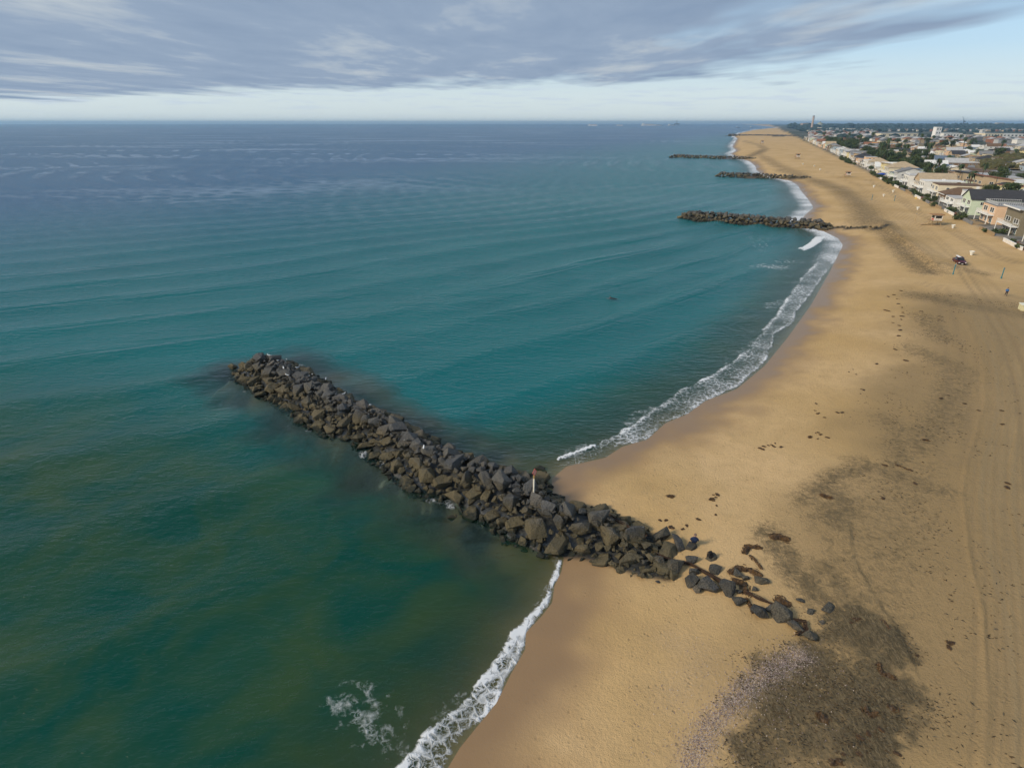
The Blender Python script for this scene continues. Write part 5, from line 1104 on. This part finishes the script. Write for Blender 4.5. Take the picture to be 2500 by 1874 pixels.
def plant(kind, t_, n_, k, rr):
    e = empty({'tree': 'broadleaf_tree', 'palm': 'palm_tree', 'shrub': 'garden_shrub'}[kind], tuple(tpos(t_, n_)), rr.uniform(0, 6.28)); e.scale = (k*rr.uniform(.9, 1.15), k*rr.uniform(.9, 1.15), k*rr.uniform(.85, 1.2))
    hn = near_house(t_, n_); base = {'tree': 'dark green bushy tree', 'palm': 'palm with a shaggy crown', 'shrub': 'low garden shrub'}[kind]
    where = 'in front of' if n_ < 0 else 'beside' if n_ < 18 else 'just behind' if n_ < 45 else 'some way inland of' if n_ < 110 else 'far inland of'
    lab = '%s %s the %s beachfront house' % (base, where, 'nearest' if hn == 1 else ordn(hn)); tag(e, lab, 'tree' if kind != 'shrub' else 'shrub', {'tree': 'trees among the houses', 'palm': 'palms among the houses', 'shrub': 'shrubs of the beachfront gardens'}[kind])
    if kind == 'tree':
        a, b = rr.choice(TREES); mesh_obj('trunk', a, None, e); mesh_obj('crown', b, None, e)
    elif kind == 'palm':
        a, b, c_ = rr.choice(PALMS); mesh_obj('trunk', a, None, e); mesh_obj('crown', b, None, e); mesh_obj('skirt', c_, None, e)
    else: mesh_obj('foliage', rr.choice(SHRUB), None, e)
    return e
rr = random.Random(77); made = 0
def clear(t_, n_, m=1.0): return all(abs(t_-a)*1.0 > w/2+m or abs(n_-b) > d/2+m for a, b, w, d in HOUSES)
for i in range(46):       # gardens on the sand side
    a = HOUSES[min(i//2+ (i//30)*6, NF-1)]; plant('shrub', a[0]+rr.uniform(-.5, .5)*a[2], -rr.uniform(2.6, 6.5), rr.uniform(.8, 1.6)*(1+i*.012), rr)
for t_, n_, k, kd in [(80, 20, 1.0, 'tree'), (68, -4, .5, 'tree'), (77, -4, .55, 'tree'), (150, 24, 1.0, 'tree'), (128, 44, .9, 'tree'), (60, 30, .9, 'tree'), (66, 40, .8, 'tree'), (38, 24, .6, 'tree'), (180, 30, .8, 'palm'), (205, 26, .9, 'palm'), (168, -3, .5, 'tree'), (142, -4, .5, 'tree'), (200, -3, .6, 'tree')]: plant(kd, t_*1.5+13, n_, k, rr)
tries = 0; want = {'tree': 225, 'palm': 75}
while sum(want.values()) > 0 and tries < 6000:
    tries += 1; t_ = rr.uniform(60, 1050); n_ = rr.choice((rr.uniform(15, 32), rr.uniform(40, 70), rr.uniform(98, 430))); x, y = town(t_, n_)
    dens = .5+.5*math.sin(t_*.021+1.3)*math.sin(n_*.05+t_*.006)
    if not in_view(x, y) or not clear(t_, n_, .5) or rr.random() > dens or 72 < n_ < 98: continue
    kd = 'palm' if rr.random() < .32 else 'tree'
    if want[kd] <= 0: continue
    want[kd] -= 1; plant(kd, t_, n_, rr.uniform(.8, 1.35)*(1.0 if t_ < 300 else 1.25), rr)
# garden walls at the edge of the sand for the nearest houses
for i in range(14):
    a = HOUSES[i]; c_ = tpos(a[0], -5.2); m_ = [PANEL, TIMBER, M_CONC][i % 3]; w2 = a[2]/2+.6
    e = empty('garden_wall', tuple(c_), RZ); tag(e, 'low %s garden wall on the sand before the %s beachfront house' % (['white', 'timber', 'grey'][i % 3], 'nearest' if i == 0 else ordn(i+1)), 'wall', 'garden walls facing the beach')
    MB().box(-.15, .15, -w2, w2, -.5, .75).obj('wall', m_, e); MB().box(-.2, .2, -w2-.03, w2+.03, .75, .83).obj('coping', TRIM if i % 3 == 0 else m_, e)
    e2 = MB().box(.3, 4.9, -w2+.2, w2-.2, -.3, .06).obj('patio', [paint('patio_brick', (.20, .085, .05), .9), M_CONC, TIMBER][i % 3], e)
cp = tpos(262, -3.5); e = empty('canopy_tent', tuple(cp), RZ); tag(e, 'bright blue canopy at the edge of the sand among the gardens', 'canopy')
for x in (-2, 2):
    for y in (-2.4, 2.4): MB().tube([(x, y, 0), (x, y, 2.3)], .05, 5).obj('pole', CHR, e)
MB().add([(-2.4,-2.8,2.2),(2.4,-2.8,2.2),(2.4,2.8,2.2),(-2.4,2.8,2.2),(0,0,3.2),(0,0,3.1)], [(0,1,4),(1,2,4),(2,3,4),(3,0,4),(1,0,5),(2,1,5),(3,2,5),(0,3,5)]).obj('cover', paint('canvas_blue', (.02, .07, .38), .7), e)
# ---- parked cars and utility poles along the lanes
CARC = [('white', (.75, .75, .74)), ('silver', (.45, .46, .48)), ('black', (.015, .015, .017)), ('red', (.35, .03, .03)), ('blue', (.04, .09, .25)), ('grey', (.16, .165, .17))]
cw = MB(); ring = [(.33*math.cos(6.283*k/10), .33*math.sin(6.283*k/10)) for k in range(10)]; cw.prism([(a, .33+b) for a, b in ring], 'y', -.11, .11); CWM = cw.mesh('wheel', [TYRE])
CGM = MB().hexa([(-.72,-1.15,.92),(.72,-1.15,.92),(.72,1.5,.92),(-.72,1.5,.92)], [(-.58,-.55,1.40),(.58,-.55,1.40),(.58,1.0,1.40),(-.58,1.0,1.40)]).mesh('cabin', [M_PANE])
CARM = {n: MB().prism([(-2.15,.28),(-2.2,.62),(-1.2,.92),(1.6,.95),(2.15,.88),(2.2,.30)], 'x', -.86, .86).mesh('body', [paint('car_'+n, c_, .3, .6, .06)]) for n, c_ in CARC}
CRM = {n: MB().box(-.57, .57, -.52, .97, 1.395, 1.43).mesh('car_roof', [MATS['car_'+n]]) for n, c_ in CARC}
rr = random.Random(51)
for i in range(44):
    lane_n = rr.choice((19.6, 25.4, 19.6, 25.4, 74.5, 95.5)); t_ = rr.uniform(20, 520); x, y = town(t_, lane_n)
    if not in_view(x, y, -3): continue
    cn = rr.choice(CARC)[0]; hn = near_house(t_, lane_n)
    e = empty('parked_car', tuple(tpos(t_, lane_n)+Vector((0, 0, .11))), RZ); tag(e, '%s car parked on the %s inland of the %s beachfront house' % (cn, 'lane' if lane_n < 50 else 'wide road', 'nearest' if hn == 1 else ordn(hn)), 'car', 'cars parked behind the beachfront')
    mesh_obj('body', CARM[cn], None, e); mesh_obj('cabin', CGM, None, e); mesh_obj('car_roof', CRM[cn], None, e)
    for x_ in (-.78, .78):
        for y_ in (-1.35, 1.35): mesh_obj('wheel', CWM, None, e, (x_, y_, 0), (0, 0, math.pi/2))
PLM = MB().tube([(0, 0, -.3), (0, 0, 9.5)], [.17, .11], 6).mesh('pole', [M_BARK]); PAM = MB().box(-1.2, 1.2, -.07, .07, 8.6, 8.76).mesh('crossarm', [M_BARK]); PIM = MB().lathe([(.22, 7.4), (.22, 8.2), (.1, 8.25)], 8, (.3, 0)).mesh('transformer', [STEEL_G])
for i in range(22):
    for lane_n in (27.4, 71.0):
        t_ = 25+i*42+(17 if lane_n > 50 else 0); x, y = town(t_, lane_n)
        if not in_view(x, y, -3): continue
        hn = near_house(t_, lane_n); e = empty('utility_pole', tuple(tpos(t_, lane_n)), RZ); tag(e, 'wooden utility pole by the %s inland of the %s beachfront house' % ('lane' if lane_n < 50 else 'wide road', 'nearest' if hn == 1 else ordn(hn)), 'pole', 'utility poles behind the beachfront')
        mesh_obj('pole', PLM, None, e); mesh_obj('crossarm', PAM, None, e)
        if i % 3 == 0: mesh_obj('transformer', PIM, None, e)
# ---- larger single buildings inland
def block(name, u, v, wpx, hpx, depth_m, wall, roofc, label, cat='building', rzz=0.0, storeys=2, bays=8, z=GZ, win=True):
    x, y = P(u, v, z); p = Vector((x, y, z)); k = depth_at(u, v, p)/FPX; w = wpx*k; h = hpx*k*1.06
    b = empty(name, (x, y, z), rzz); tag(b, label, cat, 'larger buildings inland')
    MB().box(-w/2, w/2, 0, depth_m, -1, h).obj('wall', wall, b); MB().box(-w/2-.3, w/2+.3, -.3, depth_m+.3, h, h+max(.35, h*.05)).obj('roof', roofc, b)
    if win:
        for s_ in range(storeys):
            for q in range(bays):
                o = mesh_obj('window', WB_, None, b, (-w/2+w*(q+.5)/bays, -.02, h*(s_+.3)/storeys), (0, 0, math.pi/2), (1, w/bays*.55, h/storeys*.45))
    return b, w, h, k
ORW = paint('wall_orange', (.62, .27, .06), .85); WHT = WM['white stucco']; CRM = WM['cream']; BRN = WM['brown shingle']
block('orange_building', 2153, 364, 28, 14, 14, ORW, RM['sand-coloured'], 'orange building with a stepped gable, left half of an orange pair', bays=4)
block('orange_building', 2185, 364, 32, 10, 14, ORW, RM['white'], 'long low orange building, right half of an orange pair', bays=5)
block('apartment_building', 2205, 396, 72, 13, 20, BRN, RM['pale grey'], 'broad two-storey building with pale grey roof among dark trees', bays=9, rzz=-.25)
block('apartment_building', 2252, 394, 26, 17, 16, WHT, RM['white'], 'white boxy building joined behind the broad pale-roofed one', bays=4, rzz=-.25)
block('long_building', 2288, 421, 88, 8, 12, BRN, RM['white'], 'long low brown building with a white roof edge', storeys=1, bays=10, rzz=-.3)
block('long_building', 2350, 404, 66, 6, 12, BRN, RM['white'], 'long low building with white gable line, further inland', storeys=1, bays=8, rzz=-.3)
block('blue_roofed_building', 2175, 376, 44, 5, 14, WM['grey-blue'], paint('roof_blue', (.06, .20, .42), .6), 'low building with a bright blue roof', storeys=1, bays=6)
# white block tower on legs of pale concrete, slabs beside it
b, w, h, k = block('white_tower', 2287, 338, 13, 23, 12, paint('tower_white', (.82, .80, .77), .7), TRIM, 'tall plain white tower block standing beyond the houses', 'tower', storeys=3, bays=2)
b, w, h, k = block('pale_tower', 2398, 333, 8, 13, 10, WM['pale grey'], TRIM, 'smaller pale tower to the right of the white tower', 'tower', storeys=3, bays=1)
# power station with its stack
MISTY = paint('plant_concrete', (.46, .36, .30), .8)
b, w, h, k = block('power_station_hall', 1967, 312, 17, 9, 40, MISTY, RM['grey'], 'pale power station hall on the horizon left of the tall stack', storeys=2, bays=5, z=4)
x, y = P(1981, 316, 4); st = empty('chimney_stack', (x, y, 4)); k = math.hypot(x, y)/FPX; tag(st, 'tall tan chimney stack on the horizon', 'chimney')
MB().lathe([(2.4*k, -2), (1.9*k, 20*k), (1.8*k, 24*k)], 16).obj('shaft', MISTY, st); MB().lathe([(2.0*k, 24*k), (2.0*k, 25.5*k), (1.4*k, 25.5*k)], 16).obj('cap', paint('stack_cap', (.12, .12, .13), .8), st)
x, y = P(2000, 313, 4); dm = empty('storage_dome', (x, y, 4)); tag(dm, 'rounded grey-green dome on the horizon right of the stack', 'dome'); k = math.hypot(x, y)/FPX
MB().lathe([(6.5*k, -2), (6.5*k, 4*k), (5.8*k, 7*k), (4*k, 9.6*k), (1.5*k, 10.8*k), (.1*k, 11*k)], 20).obj('shell', paint('dome_grey', (.28, .30, .24), .8), dm); MB().lathe([(1.0*k, 10.6*k), (1.0*k, 12*k), (.6*k, 12.4*k)], 8).obj('vent', paint('stack_cap', (.12,)*3), dm)
for i, (u, v, wp_, hp_, lab) in enumerate([(2012,316,16,4,'pale shed at the foot of the dome'), (2040,319,14,5,'bright white shed right of the dome'), (2095,321,50,6,'long cream shed in the blue woods left of centre'), (2195,335,90,8,'long pale warehouse left of the white tower'), (2325,336,46,9,'pale warehouse right of the white tower'), (2375,336,40,6,'low grey warehouse between the two towers'), (2425,336,44,9,'white warehouse right of the smaller tower'), (2475,336,56,8,'pale warehouse at the right edge far inland'), (2120,339,44,5,'low pale shed before the blue woods'), (2240,340,40,5,'low pale shed just left of the white tower')]):
    block('warehouse', u, v, wp_, hp_, 45, [CRM, WHT, WM['pale grey']][i % 3], [RM['pale grey'], RM['white'], RM['sand-coloured']][i % 3], lab, storeys=1, bays=6)
x, y = P(2441, 307.5, 4); b, w, h, k = block('hotel_slab', 2441, 307, 18, 6, 30, paint('slab_cream', (.80, .66, .46), .8), TRIM, 'cream slab building on the right-hand skyline', storeys=3, bays=6, z=8)
x, y = P(2349, 311, 4); k = math.hypot(x, y)/FPX; cr = empty('crane', (x, y, 4)); STEEL = paint('crane_steel', (.10, .13, .17), .6); tag(cr, 'thin lattice crane with raised jib on the right-hand skyline', 'crane')
m = MB()
for s_ in (-1, 1): m.tube([(s_*1.2*k, 0, 0), (s_*.5*k, 0, 11*k)], .35*k, 4)
for q in range(6): m.tube([(-1.1*k, 0, q*1.8*k), (1.0*k, 0, (q+1)*1.8*k)], .18*k, 4)
m.obj('mast', STEEL, cr); MB().tube([(2.4*k, 0, 9.5*k), (0, 0, 11*k), (-4.5*k, 0, 18*k)], [.5*k, .45*k, .2*k], 4).obj('jib', STEEL, cr); MB().tube([(2.4*k, 0, 9.5*k), (1*k, 0, 14*k), (-4.5*k, 0, 18*k)], .12*k, 4).obj('stay', STEEL, cr); MB().box(1.4*k, 3*k, -k, k, 8.6*k, 9.8*k).obj('counterweight', STEEL, cr)
# ---- far town and woods: one mass each
vs = []; m = MB(); rr = random.Random(8); pal = [WM['white stucco'], WM['cream'], RM['grey'], RM['pale grey'], WM['tan'], RM['red-brown tile']]
for _ in range(1500):
    u, v = rr.uniform(1975, 2560), 318+abs(rr.gauss(0, 1))*14
    if v > 352 or v < 317 or (u > 2140 and 321 < v < 341): continue
    x, y = P(u, v, 3.5); tt = (x-RO[0])*RD[0]+(y-RO[1])*RD[1]; nn = (x-RO[0])*RN[0]+(y-RO[1])*RN[1]
    if nn < 25: continue
    w, d, h = rr.uniform(7, 16), rr.uniform(7, 13), rr.uniform(3, 7); m.cur = rr.randrange(6); a = 2.0
    m.box(x-w/2, x+w/2, y-d/2, y+d/2, 2.5, 3.5+h); m.cur = rr.choice((2, 3, 5, 3)); m.prism([(x-w/2-.4, 3.5+h), (x+w/2+.4, 3.5+h), (x, 3.5+h+w*.18)], 'y', y-d/2-.4, y+d/2+.4)
o = m.obj('distant_town', pal); tag(o, 'far-off mass of small houses and sheds below the skyline', 'buildings', kind='stuff')
ico = []
bm = bmesh.new(); bmesh.ops.create_icosphere(bm, subdivisions=1, radius=1.0); IV = np.array([v.co[:] for v in bm.verts]); IF = np.array([[v.index for v in f.verts] for f in bm.faces]); bm.free()
def woods(name, pts, label, mat):
    vs = []; fs = []; g = np.random.default_rng(4)
    for (x, y, z, w, h) in pts:
        V = IV*(1+g.uniform(-.28, .28, (len(IV), 1)))*np.array([w, w, h]); V[:, 0] += x; V[:, 1] += y; V[:, 2] += z; fs.append(IF+len(vs)*len(IV)); vs.append(V)
    vs = np.concatenate(vs); fs = np.concatenate(fs); me = bpy.data.meshes.new(name); me.from_pydata(vs.tolist(), [], fs.tolist()); me.materials.append(mat); o = mesh_obj(name, me); tag(o, label, 'trees', kind='stuff'); return o
rr = random.Random(9); pts = []
for _ in range(5200):
    v = rr.choice((rr.uniform(305.5, 318), rr.uniform(309, 324), rr.uniform(318, 345))); u = rr.uniform(1925, 2560)
    x, y = P(u, v, 3.5); k = math.hypot(x, y)/FPX; nn = (x-RO[0])*RN[0]+(y-RO[1])*RN[1]
    if nn < 60: continue
    if v > 318 and rr.random() < .55: continue
    if v > 326 and rr.random() < .5: continue
    if u > 2140 and 321 < v < 344 and rr.random() < .88: continue
    s = rr.uniform(3.5, 7.5) if v > 314 else rr.uniform(8, 18); pts.append((x, y, 3.5+s*.7, s*rr.uniform(.9, 1.8), s*rr.uniform(.7, 1.2)))
M_WOOD = paint('woods_haze_tint', (.036, .060, .060), .9, .1, .4, .05)  # tree green with the blue of distance haze painted in
woods('distant_woods', pts, 'dark blue-green band of trees along the skyline beyond the town', M_WOOD)
# bank of scrub at the right
pts = []; rr = random.Random(10)
for _ in range(420):
    u, v = rr.uniform(2395, 2530), rr.uniform(383, 414); x, y = P(u, v, 3.5); s = rr.uniform(1.2, 2.8); hb = 5*math.exp(-((u-2470)/60)**2)*math.exp(-((v-398)/14)**2); pts.append((x, y, 3.2+hb+s*.4, s*1.3, s*.9))
woods('scrub_bank', pts, 'brown and green bank of scrub at the right edge inland', paint('scrub', (.085, .080, .035), .9, .1, .5, .3))
bk = MB(); vs = []
for a in range(13):
    for b_ in range(13):
        u, v = 2380+a*14, 380+b_*3; x, y = P(u, v, 3.3); vs.append((x, y, 3.2+5.2*math.exp(-((u-2470)/60)**2)*math.exp(-((v-398)/14)**2)))
bk.add(vs, [(a*13+b_, (a+1)*13+b_, (a+1)*13+b_+1, a*13+b_+1) for a in range(12) for b_ in range(12)]); tag(bk.obj('hill', paint('bank_soil', (.20, .15, .085), .95, .1, .3, .2), smooth=True), kind='structure')
# ---- ships and oil rigs out on the sea
HULL = paint('ship_hull', (.13, .16, .20), .6); SUP = paint('ship_white', (.8, .78, .74), .6)
for i, (u, dist, L, lab) in enumerate([(1447, 9000, 130, 'pale cargo ship on the horizon, leftmost of the line'), (1513, 9500, 90, 'small pale ship on the horizon, second from the left'), (1583, 9000, 200, 'long cargo ship on the horizon, middle of the line'), (1606, 9300, 110, 'pale ship just right of the long cargo ship'), (1641, 8800, 120, 'pale ship touching the oil rig on the horizon'), (1803, 5200, 38, 'dark ship off the far beach, left of two'), (1836, 5600, 40, 'dark low ship off the far beach, right of two')]):
    d = ray(u, 303); q = dist/d[1]; x, y = d[0]*q, dist; e = empty('ship', (x, y, 0), .15*i-.2); tag(e, lab, 'ship', 'ships on the horizon'); hh = L*.075
    MB().prism([(-L/2, hh), (L/2+L*.04, hh), (L/2-L*.04, -2), (-L/2+L*.03, -2)], 'y', -L*.07, L*.07).obj('hull', HULL if i > 4 else SUP, e); MB().box(-L*.42, -L*.26, -L*.06, L*.06, hh, hh+L*.10).obj('bridge', SUP, e)
    MB().box(-L*.20, L*.38, -L*.055, L*.055, hh, hh+L*.04).obj('cargo', paint('ship_cargo', (.5, .35, .25), .7), e); MB().tube([(-L*.34, 0, hh+L*.1), (-L*.34, 0, hh+L*.17)], L*.008, 5).obj('mast', HULL, e)
d = ray(1652, 303); q = 8500/d[1]; e = empty('oil_rig', (d[0]*q, 8500, 0)); tag(e, 'thin oil rig with a derrick standing on the sea horizon', 'oil rig')
for x in (-22, 22):
    for y in (-18, 18): MB().tube([(x*1.2, y*1.2, -3), (x, y, 18)], 2.0, 6).obj('leg', HULL, e)
MB().box(-32, 32, -24, 24, 18, 30).obj('deck', HULL, e); m = MB(); [m.tube([(sx_*8, sy_*8, 30), (0, 0, 78)], 1.3, 4) for sx_ in (-1, 1) for sy_ in (-1, 1)]; m.obj('derrick', HULL, e)
# things that share a description are told apart by their order across the picture
def across(o):
    x, y, z = o.location; zc_ = y*CP-(z-HC)*SP; return x/max(zc_, 1)
dupl = {}
for o in COL.objects:
    if o.parent is None and 'label' in o and 'category' in o: dupl.setdefault(o['label'], []).append(o)
for lab, os_ in dupl.items():
    if len(os_) > 1:
        for i, o in enumerate(sorted(os_, key=across)): o['label'] = lab+', '+('leftmost of these' if i == 0 else ordn(i+1)+' from left')
# ================================================================== HAZE
t = NT('haze_air'); vo = t.n('ShaderNodeVolumePrincipled'); vo.inputs['Color'].default_value = (.45, .72, 1.0, 1); vo.inputs['Density'].default_value = 7.5e-5; vo.inputs['Anisotropy'].default_value = 0.2
t.l(vo.outputs[0], t.out.inputs['Volume'])
hzb = MB().box(-31000, 31000, -450, 31000, -12, 88).obj('haze', t.m); tag(hzb, kind='stuff', label='pale blue air thickening towards the horizon', cat='haze')
